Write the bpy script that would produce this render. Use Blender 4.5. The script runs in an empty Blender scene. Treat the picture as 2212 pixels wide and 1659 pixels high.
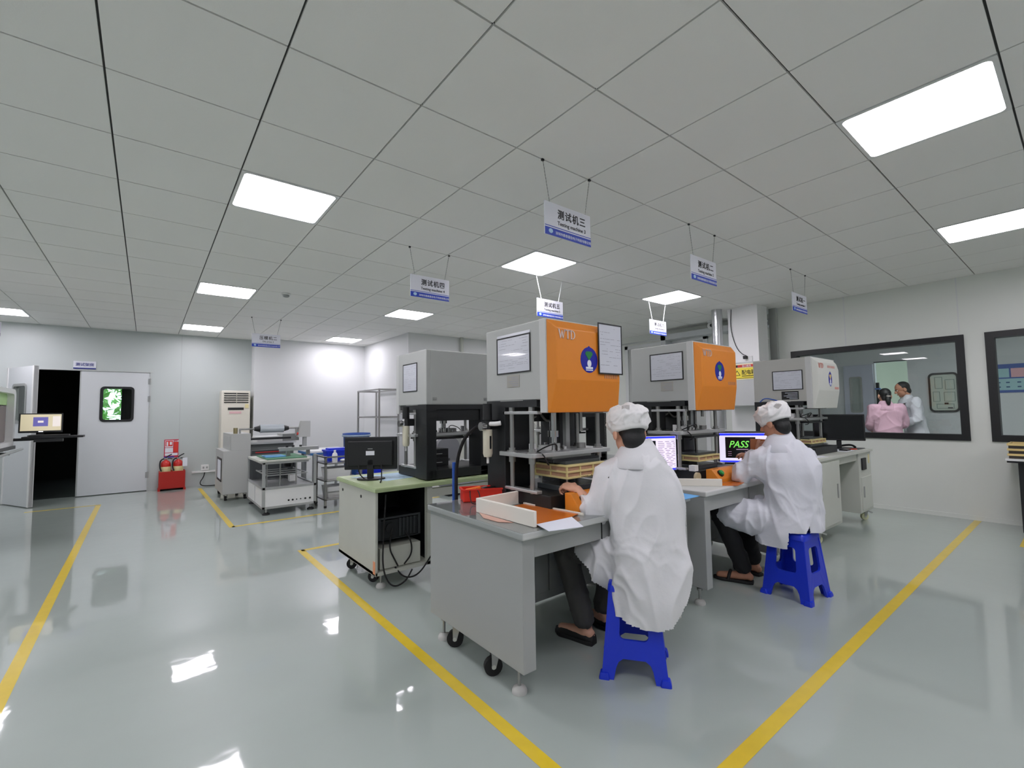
import bpy, math, random
from mathutils import Vector as V, Matrix, noise
random.seed(7)
SC = bpy.context.scene
COL = SC.collection
PI = math.pi

# ------------------------------------------------------------------ camera
cam_data = bpy.data.cameras.new('camera')
cam_data.sensor_width = 36.0
cam_data.lens = 994.403 / 2212 * 36.0
cam_data.clip_start = 0.05
cam = bpy.data.objects.new('camera', cam_data)
COL.objects.link(cam)
_rz = Matrix.Rotation(math.radians(-38.40891649), 3, 'Z')
_rx = Matrix.Rotation(math.radians(3.41413391), 3, 'X')
_ry = Matrix.Rotation(math.radians(0.77501034), 3, 'Y')
_R = _rz @ _rx @ _ry @ Matrix.Rotation(PI / 2, 3, 'X')
cam.matrix_world = Matrix.Translation((0, 0, 1.31)) @ _R.to_4x4()
SC.camera = cam

# ------------------------------------------------------------------ sky seen through the windows, exposure
world = bpy.data.worlds.new('sky')
SC.world = world
world.use_nodes = True
world.node_tree.nodes['Background'].inputs[0].default_value = (0.75, 0.9, 1.0, 1)
world.node_tree.nodes['Background'].inputs[1].default_value = 1.6
SC.view_settings.view_transform = 'Standard'
SC.view_settings.look = 'None'
SC.view_settings.gamma = 1.0
SC.view_settings.use_curve_mapping = False
SC.view_settings.exposure = 1.32
SC.cycles.max_bounces = 16
SC.cycles.diffuse_bounces = 10
SC.cycles.transparent_max_bounces = 16
LAMP = 9.0                       # radiance of the ceiling LED panels

# ------------------------------------------------------------------ materials
def lin(c):
    c = c / 255.0
    return c / 12.92 if c <= 0.04045 else ((c + 0.055) / 1.055) ** 2.4
def rgb(r, g, b): return (lin(r), lin(g), lin(b), 1.0)
_M = {}
def mat(name, col, rough=0.5, metal=0.0, spec=0.5, bump=0.0, bscale=60.0, var=0.0, vscale=6.0, emit=0.0, coat=0.0, alpha=1.0, trans=0.0, sheen=0.0):
    if name in _M: return _M[name]
    m = bpy.data.materials.new(name); m.use_nodes = True
    nt = m.node_tree; b = nt.nodes['Principled BSDF']
    c = rgb(*col)
    b.inputs['Base Color'].default_value = c
    b.inputs['Roughness'].default_value = rough
    b.inputs['Metallic'].default_value = metal
    b.inputs['Specular IOR Level'].default_value = spec
    b.inputs['Coat Weight'].default_value = coat
    b.inputs['Alpha'].default_value = alpha
    b.inputs['Transmission Weight'].default_value = trans
    b.inputs['Sheen Weight'].default_value = sheen
    if emit:
        b.inputs['Emission Color'].default_value = c
        b.inputs['Emission Strength'].default_value = emit
    if var or bump:
        tc = nt.nodes.new('ShaderNodeTexCoord')
    if var:
        n = nt.nodes.new('ShaderNodeTexNoise'); n.inputs['Scale'].default_value = vscale; n.inputs['Detail'].default_value = 5
        nt.links.new(tc.outputs['Object'], n.inputs['Vector'])
        mx = nt.nodes.new('ShaderNodeMix'); mx.data_type = 'RGBA'
        mx.inputs[6].default_value = tuple(x * (1 - var) for x in c[:3]) + (1,)
        mx.inputs[7].default_value = tuple(min(1, x * (1 + var)) for x in c[:3]) + (1,)
        nt.links.new(n.outputs['Fac'], mx.inputs[0]); nt.links.new(mx.outputs[2], b.inputs['Base Color'])
    if bump:
        n = nt.nodes.new('ShaderNodeTexNoise'); n.inputs['Scale'].default_value = bscale; n.inputs['Detail'].default_value = 4
        nt.links.new(tc.outputs['Object'], n.inputs['Vector'])
        bp = nt.nodes.new('ShaderNodeBump'); bp.inputs['Strength'].default_value = bump; bp.inputs['Distance'].default_value = 0.01
        nt.links.new(n.outputs['Fac'], bp.inputs['Height']); nt.links.new(bp.outputs['Normal'], b.inputs['Normal'])
    _M[name] = m
    return m
def glassy(name, col, tint=1.0, rough=0.0, ior=1.45):
    """thin clear sheet: see-through plus a Fresnel reflection"""
    if name in _M: return _M[name]
    m = bpy.data.materials.new(name); m.use_nodes = True
    nt = m.node_tree; nt.nodes.clear()
    o = nt.nodes.new('ShaderNodeOutputMaterial'); mx = nt.nodes.new('ShaderNodeMixShader')
    t = nt.nodes.new('ShaderNodeBsdfTransparent'); g = nt.nodes.new('ShaderNodeBsdfGlossy'); f = nt.nodes.new('ShaderNodeMath'); lw = nt.nodes.new('ShaderNodeLayerWeight'); pw = nt.nodes.new('ShaderNodeMath')
    c = rgb(*col); t.inputs[0].default_value = tuple(x * tint for x in c[:3]) + (1,)
    g.inputs['Roughness'].default_value = rough
    lw.inputs['Blend'].default_value = .5; pw.operation = 'POWER'; pw.inputs[1].default_value = 4.0; f.operation = 'MULTIPLY_ADD'; f.inputs[1].default_value = .8; f.inputs[2].default_value = ((ior - 1) / (ior + 1)) ** 2
    nt.links.new(lw.outputs['Facing'], pw.inputs[0]); nt.links.new(pw.outputs[0], f.inputs[0])
    nt.links.new(f.outputs[0], mx.inputs[0]); nt.links.new(t.outputs[0], mx.inputs[1]); nt.links.new(g.outputs[0], mx.inputs[2])
    nt.links.new(mx.outputs[0], o.inputs[0])
    _M[name] = m
    return m
STEEL = mat('brushed_steel', (168, 168, 166), 0.32, 0.9)
ALU = mat('aluminium', (196, 198, 198), 0.38, 0.75)
CHROME = mat('chrome', (205, 205, 205), 0.15, 1.0)
BLACK = mat('black_enamel', (24, 27, 29), 0.45)
BLACKP = mat('black_plastic', (19, 21, 23), 0.5)
RUBBER = mat('black_rubber', (20, 20, 21), 0.8)
GREY = mat('grey_enamel', (176, 179, 176), 0.42, var=0.03, vscale=9)
GREYD = mat('grey_enamel_darker', (150, 153, 151), 0.45)
CREAM = mat('cream_enamel', (196, 199, 190), 0.42, var=0.04, vscale=7)
WHITE = mat('white_plastic', (226, 227, 226), 0.4)
PAPER = mat('white_paper', (224, 226, 233), 0.75)
ORANGE = mat('orange_enamel', (222, 134, 36), 0.42, var=0.03, vscale=30)
BLUE = mat('blue_plastic', (24, 52, 200), 0.32, var=0.06)
RED = mat('red_plastic', (214, 40, 20), 0.4)
YEL = mat('yellowed_acrylic', (214, 200, 140), 0.35)
INK = mat('black_ink', (16, 17, 20), 0.6)
INKG = mat('grey_ink', (158, 160, 170), 0.7)
BAND = mat('blue_print', (36, 66, 176), 0.5)
WINK = mat('white_ink', (226, 230, 240), 0.6)

# ------------------------------------------------------------------ mesh helper
class MB:
    def __init__(s, M=None): s.v, s.f, s.mi, s.sm, s.M = [], [], [], [], M
    def add(s, vs, fs, m=0, smooth=False):
        o = len(s.v)
        s.v += [(s.M @ V(p)) if s.M else V(p) for p in vs]
        for f in fs: s.f.append([i + o for i in f]); s.mi.append(m); s.sm.append(smooth)
        return s
    def box(s, x0, y0, z0, x1, y1, z1, m=0):
        x0, x1 = min(x0, x1), max(x0, x1); y0, y1 = min(y0, y1), max(y0, y1); z0, z1 = min(z0, z1), max(z0, z1)
        return s.add([(x0, y0, z0), (x1, y0, z0), (x1, y1, z0), (x0, y1, z0), (x0, y0, z1), (x1, y0, z1), (x1, y1, z1), (x0, y1, z1)],
                     [(0, 3, 2, 1), (4, 5, 6, 7), (0, 1, 5, 4), (1, 2, 6, 5), (2, 3, 7, 6), (3, 0, 4, 7)], m)
    def cyl(s, p0, p1, r0, r1=None, n=16, m=0, caps=True):
        r1 = r0 if r1 is None else r1
        p0, p1 = V(p0), V(p1); a = (p1 - p0).normalized()
        u = a.orthogonal().normalized(); w = a.cross(u)
        vs = []
        for p, r in ((p0, r0), (p1, r1)):
            vs += [p + (u * math.cos(2 * PI * i / n) + w * math.sin(2 * PI * i / n)) * r for i in range(n)]
        s.add(vs, [(i, (i + 1) % n, n + (i + 1) % n, n + i) for i in range(n)], m, True)
        if caps: s.add(vs, [tuple(range(n))[::-1], tuple(range(n, 2 * n))], m)
        return s
    def lathe(s, prof, c=(0, 0, 0), n=24, m=0, sx=1, sy=1, axis='z'):
        c = V(c); vs = []
        for r, z in prof:
            for i in range(n):
                a = 2 * PI * i / n; q = (r * math.cos(a) * sx, r * math.sin(a) * sy, z)
                if axis == 'x': q = (q[2], q[0], q[1])
                if axis == 'y': q = (q[0], q[2], q[1])
                vs.append(c + V(q))
        k = len(prof)
        fs = [(j * n + i, j * n + (i + 1) % n, (j + 1) * n + (i + 1) % n, (j + 1) * n + i) for j in range(k - 1) for i in range(n)]
        if axis == 'y': fs = [f[::-1] for f in fs]
        s.add(vs, fs, m, True)
        s.add(vs, [tuple(range(n))[::-1], tuple(range((k - 1) * n, k * n))] if axis != 'y' else [tuple(range(n)), tuple(range((k - 1) * n, k * n))[::-1]], m)
        return s
    def ell(s, c, r, rot=None, nu=16, nv=10, m=0):
        c = V(c); r = r if hasattr(r, '__len__') else (r, r, r); vs = []
        for j in range(nv + 1):
            t = PI * j / nv
            for i in range(nu):
                a = 2 * PI * i / nu
                q = V((r[0] * math.sin(t) * math.cos(a), r[1] * math.sin(t) * math.sin(a), r[2] * -math.cos(t)))
                vs.append(c + (rot @ q if rot else q))
        return s.add(vs, [(j * nu + i, j * nu + (i + 1) % nu, (j + 1) * nu + (i + 1) % nu, (j + 1) * nu + i) for j in range(nv) for i in range(nu)], m, True)
    def cap(s, p0, p1, r0, r1=None, n=14, m=0):
        """tapered capsule with round ends"""
        r1 = r0 if r1 is None else r1
        p0, p1 = V(p0), V(p1); a = (p1 - p0)
        if a.length < 1e-6: return s.ell(p0, r0)
        a.normalize(); u = a.orthogonal().normalized(); w = a.cross(u); rings = []
        for k in range(6):
            t = -PI / 2 + PI / 2 * k / 5; rings.append((p0 + a * r0 * math.sin(t), max(1e-4, r0 * math.cos(t))))
        for k in range(6):
            t = PI / 2 * k / 5; rings.append((p1 + a * r1 * math.sin(t), max(1e-4, r1 * math.cos(t))))
        vs = [p + (u * math.cos(2 * PI * i / n) + w * math.sin(2 * PI * i / n)) * r for p, r in rings for i in range(n)]
        return s.add(vs, [(j * n + i, j * n + (i + 1) % n, (j + 1) * n + (i + 1) % n, (j + 1) * n + i) for j in range(len(rings) - 1) for i in range(n)], m, True)
    def loft(s, rings, m=0, caps=True):
        n = len(rings[0]); vs = [p for r in rings for p in r]
        s.add(vs, [(j * n + i, j * n + (i + 1) % n, (j + 1) * n + (i + 1) % n, (j + 1) * n + i) for j in range(len(rings) - 1) for i in range(n)], m, True)
        if caps: s.add(vs, [tuple(range(n))[::-1], tuple(range((len(rings) - 1) * n, len(rings) * n))], m)
        return s
    def tube(s, pts, r, n=8, m=0, smooth_path=0):
        pts = [V(p) for p in pts]
        for _ in range(smooth_path):
            q = [pts[0]]
            for a, b in zip(pts[:-1], pts[1:]): q += [a * .75 + b * .25, a * .25 + b * .75]
            pts = q + [pts[-1]]
        d0 = (pts[1] - pts[0]).normalized(); u = d0.orthogonal().normalized(); rings = []
        for i, p in enumerate(pts):
            d = ((pts[min(i + 1, len(pts) - 1)] - pts[max(i - 1, 0)])).normalized()
            u = (u - d * u.dot(d)).normalized(); w = d.cross(u)
            rings.append([p + (u * math.cos(2 * PI * k / n) + w * math.sin(2 * PI * k / n)) * r for k in range(n)])
        return s.loft(rings, m)
    def prism(s, poly, o, u, v, w, m=0):
        """2-D polygon (counter-clockwise in u,v) pushed along w"""
        o, u, v, w = V(o), V(u), V(v), V(w); n = len(poly)
        a = [o + u * p[0] + v * p[1] for p in poly]; b = [p + w for p in a]
        return s.add(a + b, [tuple(range(n))[::-1], tuple(range(n, 2 * n))] + [(i, (i + 1) % n, n + (i + 1) % n, n + i) for i in range(n)], m)
    def plate(s, outer, holes, o, u, v, w, m=0):
        """outline with holes, thickness |w|, made from a filled 2-D curve"""
        cu = bpy.data.curves.new('t', 'CURVE'); cu.dimensions = '2D'; cu.fill_mode = 'BOTH'; cu.extrude = 0.5
        for poly in [outer] + list(holes):
            sp = cu.splines.new('POLY'); sp.points.add(len(poly) - 1); sp.use_cyclic_u = True
            for q, p in zip(sp.points, poly): q.co = (p[0], p[1], 0, 1)
        me, done = eval_mesh(cu)
        o, u, v, w = V(o), V(u), V(v), V(w)
        s.add([o + u * p.co.x + v * p.co.y + w * (p.co.z + .5) for p in me.vertices], [tuple(p.vertices) for p in me.polygons], m)
        done()
        return s
    def build(s, name, mats, parent=None, bevel=0, seg=2, world=True, loc=None):
        me = bpy.data.meshes.new(name)
        off = V((0, 0, 0))
        if parent is not None and world and parent.rotation_euler.z == 0:
            q = parent
            while q is not None: off += V(q.location); q = q.parent
        if loc is not None: off = V(loc)
        me.from_pydata([tuple(p - off) for p in s.v], [], s.f)
        mats = mats if isinstance(mats, (list, tuple)) else [mats]
        for k in mats: me.materials.append(k)
        me.polygons.foreach_set('material_index', s.mi)
        me.polygons.foreach_set('use_smooth', s.sm)
        me.validate(); me.update()
        o = bpy.data.objects.new(name, me); COL.objects.link(o)
        if loc is not None: o.location = loc
        if parent is not None: o.parent = parent
        if bevel:
            b = o.modifiers.new('bevel', 'BEVEL'); b.width = bevel; b.segments = seg; b.limit_method = 'ANGLE'; b.angle_limit = math.radians(40)
            b.harden_normals = False
        return o
def eval_mesh(data):
    o = bpy.data.objects.new('t', data); COL.objects.link(o)
    dg = bpy.context.evaluated_depsgraph_get(); me = bpy.data.meshes.new_from_object(o.evaluated_get(dg))
    def done():
        bpy.data.objects.remove(o); bpy.data.meshes.remove(me)
    return me, done
def rrect(x0, y0, x1, y1, r, n=5):
    p = []
    for cx, cy, a0 in ((x1 - r, y0 + r, -90), (x1 - r, y1 - r, 0), (x0 + r, y1 - r, 90), (x0 + r, y0 + r, 180)):
        for i in range(n + 1):
            a = math.radians(a0 + 90 * i / n); p.append((cx + r * math.cos(a), cy + r * math.sin(a)))
    return p
def circ(cx, cy, rx, ry=None, n=24):
    ry = rx if ry is None else ry
    return [(cx + rx * math.cos(2 * PI * i / n), cy + ry * math.sin(2 * PI * i / n)) for i in range(n)]
_TX = {}
def lettering(body, size, o, u, v, w, center=True, bold=0.0, squeeze=1.0, shear=0.0, spacing=1.0):
    """returns an MB of raised letters; o is the middle of the line (or its left end)"""
    key = (body, bold, shear, spacing)
    if key not in _TX:
        c = bpy.data.curves.new('t', 'FONT'); c.body = body; c.size = 1; c.extrude = .5; c.offset = bold; c.shear = shear; c.space_character = spacing
        c.resolution_u = 3
        me, done = eval_mesh(c)
        _TX[key] = ([tuple(p.co) for p in me.vertices], [tuple(p.vertices) for p in me.polygons]); done()
    vs, fs = _TX[key]
    x0 = min(p[0] for p in vs); x1 = max(p[0] for p in vs)
    o, u, v, w = V(o), V(u), V(v), V(w); cx = (x0 + x1) / 2 if center else x0
    b = MB()
    b.add([o + u * ((p[0] - cx) * size * squeeze) + v * (p[1] * size) + w * (p[2] + .5) for p in vs], fs)
    return b
def T(name, label, cat, loc=(0, 0, 0), rz=0.0, group=None):
    o = bpy.data.objects.new(name, None); COL.objects.link(o)
    o.location = loc; o.rotation_euler = (0, 0, rz); o.empty_display_size = 0.1
    o['label'] = label; o['category'] = cat
    if group: o['group'] = group
    return o
def tag(o, label, cat, group=None):
    o['label'] = label; o['category'] = cat
    if group: o['group'] = group
    return o
def struct(o):
    o['kind'] = 'structure'
    return o
def kids(o): return [c for c in bpy.data.objects if c.parent == o]
def copy_tree(o, parent=None):
    c = o.copy(); COL.objects.link(c)
    if parent is not None: c.parent = parent
    for ch in kids(o): copy_tree(ch, c)
    return c
X, Y, Z = V((1, 0, 0)), V((0, 1, 0)), V((0, 0, 1))
# ================================================================== THE ROOM
CH = 2.815                                        # ceiling height
WALLG = mat('wall_panel_grey_green', (187, 194, 192), 0.36, bump=0.02, bscale=25)
WALLW = mat('wall_paint_white', (214, 216, 216), 0.55, bump=0.02, bscale=30)
WALLR = mat('wall_panel_white', (220, 223, 217), 0.4, bump=0.02, bscale=25)
SEAM = mat('panel_seam', (178, 184, 182), 0.4)
TRIMM = mat('trim_aluminium', (190, 194, 192), 0.35, 0.4)
DARKW = mat('unlit_room_paint', (34, 36, 36), 0.8)  # near-black colour stands in for the store room's lack of light

# epoxy floor: pale grey-green coat with a clear glossy top, faint waviness and wear
fm = bpy.data.materials.new('epoxy_floor'); fm.use_nodes = True
nt = fm.node_tree; pb = nt.nodes['Principled BSDF']
tc = nt.nodes.new('ShaderNodeTexCoord')
n1 = nt.nodes.new('ShaderNodeTexNoise'); n1.inputs['Scale'].default_value = 0.9; n1.inputs['Detail'].default_value = 6
n2 = nt.nodes.new('ShaderNodeTexNoise'); n2.inputs['Scale'].default_value = 260; n2.inputs['Detail'].default_value = 2
n3 = nt.nodes.new('ShaderNodeTexNoise'); n3.inputs['Scale'].default_value = 5.5; n3.inputs['Detail'].default_value = 2
for n in (n1, n2, n3): nt.links.new(tc.outputs['Object'], n.inputs['Vector'])
r1 = nt.nodes.new('ShaderNodeValToRGB')
r1.color_ramp.elements[0].position = .3; r1.color_ramp.elements[0].color = rgb(157, 167, 161)
r1.color_ramp.elements[1].position = .7; r1.color_ramp.elements[1].color = rgb(163, 173, 167)
nt.links.new(n1.outputs['Fac'], r1.inputs[0])
nt.links.new(r1.outputs[0], pb.inputs['Base Color'])
pb.inputs['Roughness'].default_value = 0.35
pb.inputs['Specular IOR Level'].default_value = 0.2
pb.inputs['Coat Weight'].default_value = 1.0
pb.inputs['Coat Roughness'].default_value = 0.045
pb.inputs['Coat IOR'].default_value = 1.55
bp = nt.nodes.new('ShaderNodeBump'); bp.inputs['Strength'].default_value = 0.045; bp.inputs['Distance'].default_value = 0.02
nt.links.new(n3.outputs['Fac'], bp.inputs['Height']); nt.links.new(bp.outputs['Normal'], pb.inputs['Coat Normal'])
struct(MB().box(-6, -6, -0.1, 12.6, 15.4, 0).build('floor', fm))

# ceiling: 600 mm mineral tiles in a recessed grid
TILE = mat('ceiling_tile', (240, 239, 236), 0.85, bump=0.05, bscale=180)
GRID = mat('ceiling_gap', (60, 61, 60), 0.7)
def LX(i): return -0.184 + 0.6005 * i
def RY(j): return 2.568 + 0.599 * j
LIGHTS = [(i, j) for i in (-7, -3, 1, 5, 9) for j in (-9, -4, 1, 6, 11)]
cb = MB(); g = 0.0045
cb.box(-5.6, -5.2, CH + .012, 7.9, 10.6, CH + .03, 1)
for i in range(-9, 14):
    for j in range(-13, 14):
        if (i, j) in LIGHTS: continue
        x0, x1, y0, y1 = max(LX(i) + g, -5.55), min(LX(i + 1) - g, 7.82), max(RY(j) + g, -5.1), min(RY(j + 1) - g, 10.5)
        if x1 > x0 and y1 > y0: cb.box(x0, y0, CH, x1, y1, CH + .0125, 0)
struct(cb.build('ceiling', [TILE, GRID]))

# walls
H2 = CH + .03
b = MB()
b.box(-5.6, 10.45, 0, -1.69, 10.57, H2).box(0.03, 10.45, 0, 1.9, 10.57, H2).box(-1.69, 10.45, 2.09, 0.03, 10.57, H2)
struct(b.build('wall_back', WALLG))
b = MB()
for x in (-3.0, 0.47): b.box(x, 10.447, .05, x + .012, 10.451, CH)
struct(b.build('trim_1', SEAM))
struct(MB().box(1.62, 10.12, 0, 3.9, 10.5, H2).build('wall_alcove', WALLW))
struct(MB().box(3.8, 7.9, 0, 3.95, 10.3, H2).build('wall_alcove_side', WALLW))
struct(MB().box(3.95, 7.9, 0, 7.9, 8.02, H2).build('wall_far', WALLW))
struct(MB().box(7.8, 2.93, 0, 7.92, 8.0, H2).build('wall_far_right', WALLR))
struct(MB().box(-5.72, -5.2, 0, -5.6, 10.6, H2).build('wall_left', WALLG))
struct(MB().box(-5.6, -5.22, 0, 7.5, -5.1, H2).build('wall_front', WALLG))
WX = 7.45
b = MB()
y_cuts = [(-5.1, -1.0), (0.66, 0.97), (2.67, 3.0)]
for y0, y1 in y_cuts: b.box(WX, y0, 0, WX + .1, y1, H2)
for y0, y1 in ((-1.0, 0.66), (0.97, 2.67)): b.box(WX, y0, 0, WX + .1, y1, 0.97).box(WX, y0, 2.07, WX + .1, y1, H2)
struct(b.build('wall_right', WALLR))
b = MB()
for y in (2.05, 0.93): b.box(WX - .002, y, 2.14, WX + .002, y + .012, CH)
struct(b.build('trim_2', WALLW))
struct(MB().box(6.88, 2.95, 0, 7.2, 3.38, H2).build('wall_pillar', mat('pillar_white', (240, 240, 240), .55)))
struct(MB().box(7.38, 2.9, 0, 7.47, 3.0, H2).build('trim_3', TRIMM))
# inside corner strip of the far walls
struct(MB().box(7.785, 3.4, 2.66, 7.8, 7.9, 2.69).build('trim_4', TRIMM))

# windows to the next room
WFR = mat('window_black_frame', (20, 22, 24), 0.45)
GL = glassy('window_glass', (244, 244, 240), 0.97, 0.0, 1.45)
for n, (y0, y1) in enumerate(((0.90, 2.74), (-1.07, 0.73)), 1):
    wroot = bpy.data.objects.new('window_%d' % n, None); COL.objects.link(wroot); wroot.location = (WX, (y0 + y1) / 2, 0.9); struct(wroot)
    b = MB(); b.plate([(y0, .90), (y1, .90), (y1, 2.135), (y0, 2.135)], [[(y0 + .075, .972), (y1 - .075, .972), (y1 - .075, 2.065), (y0 + .075, 2.065)]], (WX - .02, 0, 0), Y, Z, (.14, 0, 0))
    b.build('window_frame', WFR, wroot, .004)
    MB().box(WX + .04, y0 + .06, .96, WX + .046, y1 - .06, 2.08).build('window_pane', GL, wroot)

# double door in the back wall: left leaf stands open, right leaf closed
DOORM = mat('door_leaf_steel', (206, 210, 212), 0.38)
d1 = bpy.data.objects.new('door_1', None); COL.objects.link(d1); d1.location = (-0.42, 10.45, 0); struct(d1)
b = MB(); b.plate([(-.87, .012), (.03, .012), (.03, 2.085), (-.87, 2.085)], [rrect(-.60, 1.25, -.205, 1.80, .04)], (0, 10.452, 0), X, Z, (0, .045, 0))
b.build('door_leaf', DOORM, d1, .003)
b = MB(); b.plate(rrect(-.63, 1.225, -.18, 1.83, .06), [rrect(-.592, 1.262, -.215, 1.792, .035)], (0, 10.441, 0), X, Z, (0, .07, 0))
b.build('door_window_frame', WFR, d1, .004)
MB().box(-.61, 10.474, 1.24, -.20, 10.479, 1.81).build('door_pane', glassy('door_glass', (235, 240, 238), .97, 0.0, 1.35), d1)
for z in (0.28, 1.62, 1.93):
    MB().cyl((.037, 10.446, z - .055), (.037, 10.446, z + .055), .011, n=10).box(.005, 10.444, z - .05, .035, 10.449, z + .05).build('hinge', GREYD, d1)
b = MB(); b.box(-1.69, 10.437, 2.087, .07, 10.46, 2.105).box(.03, 10.437, 0, .045, 10.452, 2.09).box(-.89, 10.47, .01, -.872, 10.52, 2.08)
b.build('door_frame', TRIMM, d1)
ang = math.atan2(9.68 - 10.42, -1.30 + 1.69)
d2 = bpy.data.objects.new('door_2', None); COL.objects.link(d2); d2.location = (-1.69, 10.43, 0); d2.rotation_euler.z = ang; struct(d2)
b = MB(); b.plate([(0, .012), (.84, .012), (.84, 2.085), (0, 2.085)], [rrect(.225, 1.25, .62, 1.80, .04)], (0, -.022, 0), X, Z, (0, .045, 0))
b.build('door_leaf', DOORM, d2, .003, world=False)
b = MB(); b.plate(rrect(.20, 1.225, .645, 1.83, .06), [rrect(.238, 1.262, .61, 1.792, .035)], (0, -.033, 0), X, Z, (0, .066, 0))
b.build('door_window_frame', GREYD, d2, .004, world=False)
MB().box(.22, -.003, 1.24, .63, .003, 1.81).build('door_pane', glassy('door_glass', (235, 240, 238)), d2, world=False)
for x in (.0, .80):
    MB().box(x, -.028, .012, x + .04, .028, 2.085).build('door_edge', WHITE, d2, world=False)
MB().box(.84, -.03, 1.02, .87, .03, 1.06).build('door_handle', BLACKP, d2, .008, world=False)

# the dark store room behind the double door, with its daylight window
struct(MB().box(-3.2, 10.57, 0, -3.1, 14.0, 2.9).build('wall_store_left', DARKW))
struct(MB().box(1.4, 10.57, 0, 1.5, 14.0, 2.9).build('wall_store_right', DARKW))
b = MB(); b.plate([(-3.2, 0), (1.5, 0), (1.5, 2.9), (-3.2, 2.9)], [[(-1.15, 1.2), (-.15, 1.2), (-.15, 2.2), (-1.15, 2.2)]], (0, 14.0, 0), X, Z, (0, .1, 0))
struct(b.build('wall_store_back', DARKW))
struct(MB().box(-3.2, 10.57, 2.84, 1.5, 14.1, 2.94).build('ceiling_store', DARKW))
struct(MB().box(-3.1, 10.57, 0, 1.4, 13.99, 0.004).build('floor_store', mat('dark_epoxy', (60, 66, 64), .25)))  # floor colour darkened as well, to look unlit
w3 = bpy.data.objects.new('window_3', None); COL.objects.link(w3); w3.location = (-.65, 14.0, 1.2); struct(w3)
b = MB(); b.plate([(-1.15, 1.2), (-.15, 1.2), (-.15, 2.2), (-1.15, 2.2)], [[(-1.11, 1.24), (-.47, 1.24), (-.47, 2.16), (-1.11, 2.16)], [(-.42, 1.24), (-.19, 1.24), (-.19, 2.16), (-.42, 2.16)]], (0, 13.99, 0), X, Z, (0, .06, 0))
b.build('window_frame', WFR, w3)
b = MB(); rr = []
for k in range(25):
    x = -.47 + .40 * k / 24; rr.append((x, 13.93 + .02 * math.sin(k * 1.9)))
b.add([(p[0], p[1], z) for z in (1.1, 2.3) for p in rr], [(k, k + 1, 26 + k, 25 + k) for k in range(24)], 0, True)
tag(b.build('curtain', mat('dark_curtain', (40, 56, 46), .9)), 'dark green curtain half drawn over the store room window', 'curtain')
# greenery outside that window
LEAF = mat('sunlit_leaves', (150, 200, 120), 0.7, var=0.5, vscale=5)
b = MB()
for k in range(1500):
    c = V((random.uniform(-2.2, 1.0), random.uniform(15.6, 16.5), random.uniform(0.2, 2.9)))
    q = Matrix.Rotation(random.uniform(0, 6.28), 3, V((random.uniform(-1, 1), random.uniform(-1, 1), random.uniform(-1, 1))).normalized())
    L, W = .14, .06
    b.add([c + q @ V(p) for p in ((-L, 0, 0), (0, -W, .02), (L, 0, 0), (0, W, .02))], [(0, 1, 2, 3)])
o = tag(b.build('hedge_foliage', LEAF), 'bright green hedge outside the store room window', 'hedge'); o['kind'] = 'stuff'

# far door in the wall behind the machines
d3 = bpy.data.objects.new('door_3', None); COL.objects.link(d3); d3.location = (7.79, 5.1, 0); struct(d3)
b = MB(); b.box(7.76, 5.92, 0, 7.8, 6.0, 2.62).box(7.76, 4.2, 2.55, 7.8, 6.0, 2.62).box(7.76, 4.2, 0, 7.8, 4.28, 2.62); b.build('door_frame', WALLW, d3, .004)
b = MB(); b.box(7.775, 4.28, .01, 7.8, 5.08, 2.55).box(7.775, 5.10, .01, 7.8, 5.92, 2.55); b.build('door_leaf', GREY, d3, .004)
MB().box(7.755, 5.04, 1.0, 7.775, 5.06, 1.18).build('door_handle', STEEL, d3)

# yellow floor lines
YL = mat('yellow_floor_paint', (212, 184, 44), 0.4, var=0.1, vscale=14, coat=.5)
def fline(x0, y0, x1, y1, label):
    w = .03
    a, c = V((x0, y0, 0)), V((x1, y1, 0)); d = (c - a).normalized() * .0; n = V((-(c - a).y, (c - a).x, 0)).normalized() * w
    o = MB().add([a - n + Z * .0008, c - n + Z * .0008, c + n + Z * .0008, a + n + Z * .0008], [(0, 1, 2, 3)]).build('floor_line', YL)
    struct(o); o['label'] = label
fline(-.47, -4, -.53, 9.3, 'yellow line along the left aisle towards the double door')
fline(1.2, .3, 1.2, 4.84, 'yellow line beside the front test bench')
fline(1.2, 4.81, 6.8, 4.81, 'thin yellow line running behind the green topped bench')
fline(.82, 6.34, .78, 10.1, 'yellow line beside the press machine')
fline(.82, 6.37, 3.6, 6.40, 'thin yellow line in front of the press machine')
fline(-1.3, 9.3, -.5, 9.3, 'yellow line end before the open door leaf')
fline(1.2, .90, 7.43, .89, 'long yellow line on the right behind the stools')
fline(6.35, .47, 7.43, .47, 'short yellow line near the right wall')
# low kerb along the right wall
struct(MB().box(WX - .012, -5.1, 0, WX, 2.9, .05).build('baseboard_right', WALLR))

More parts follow.
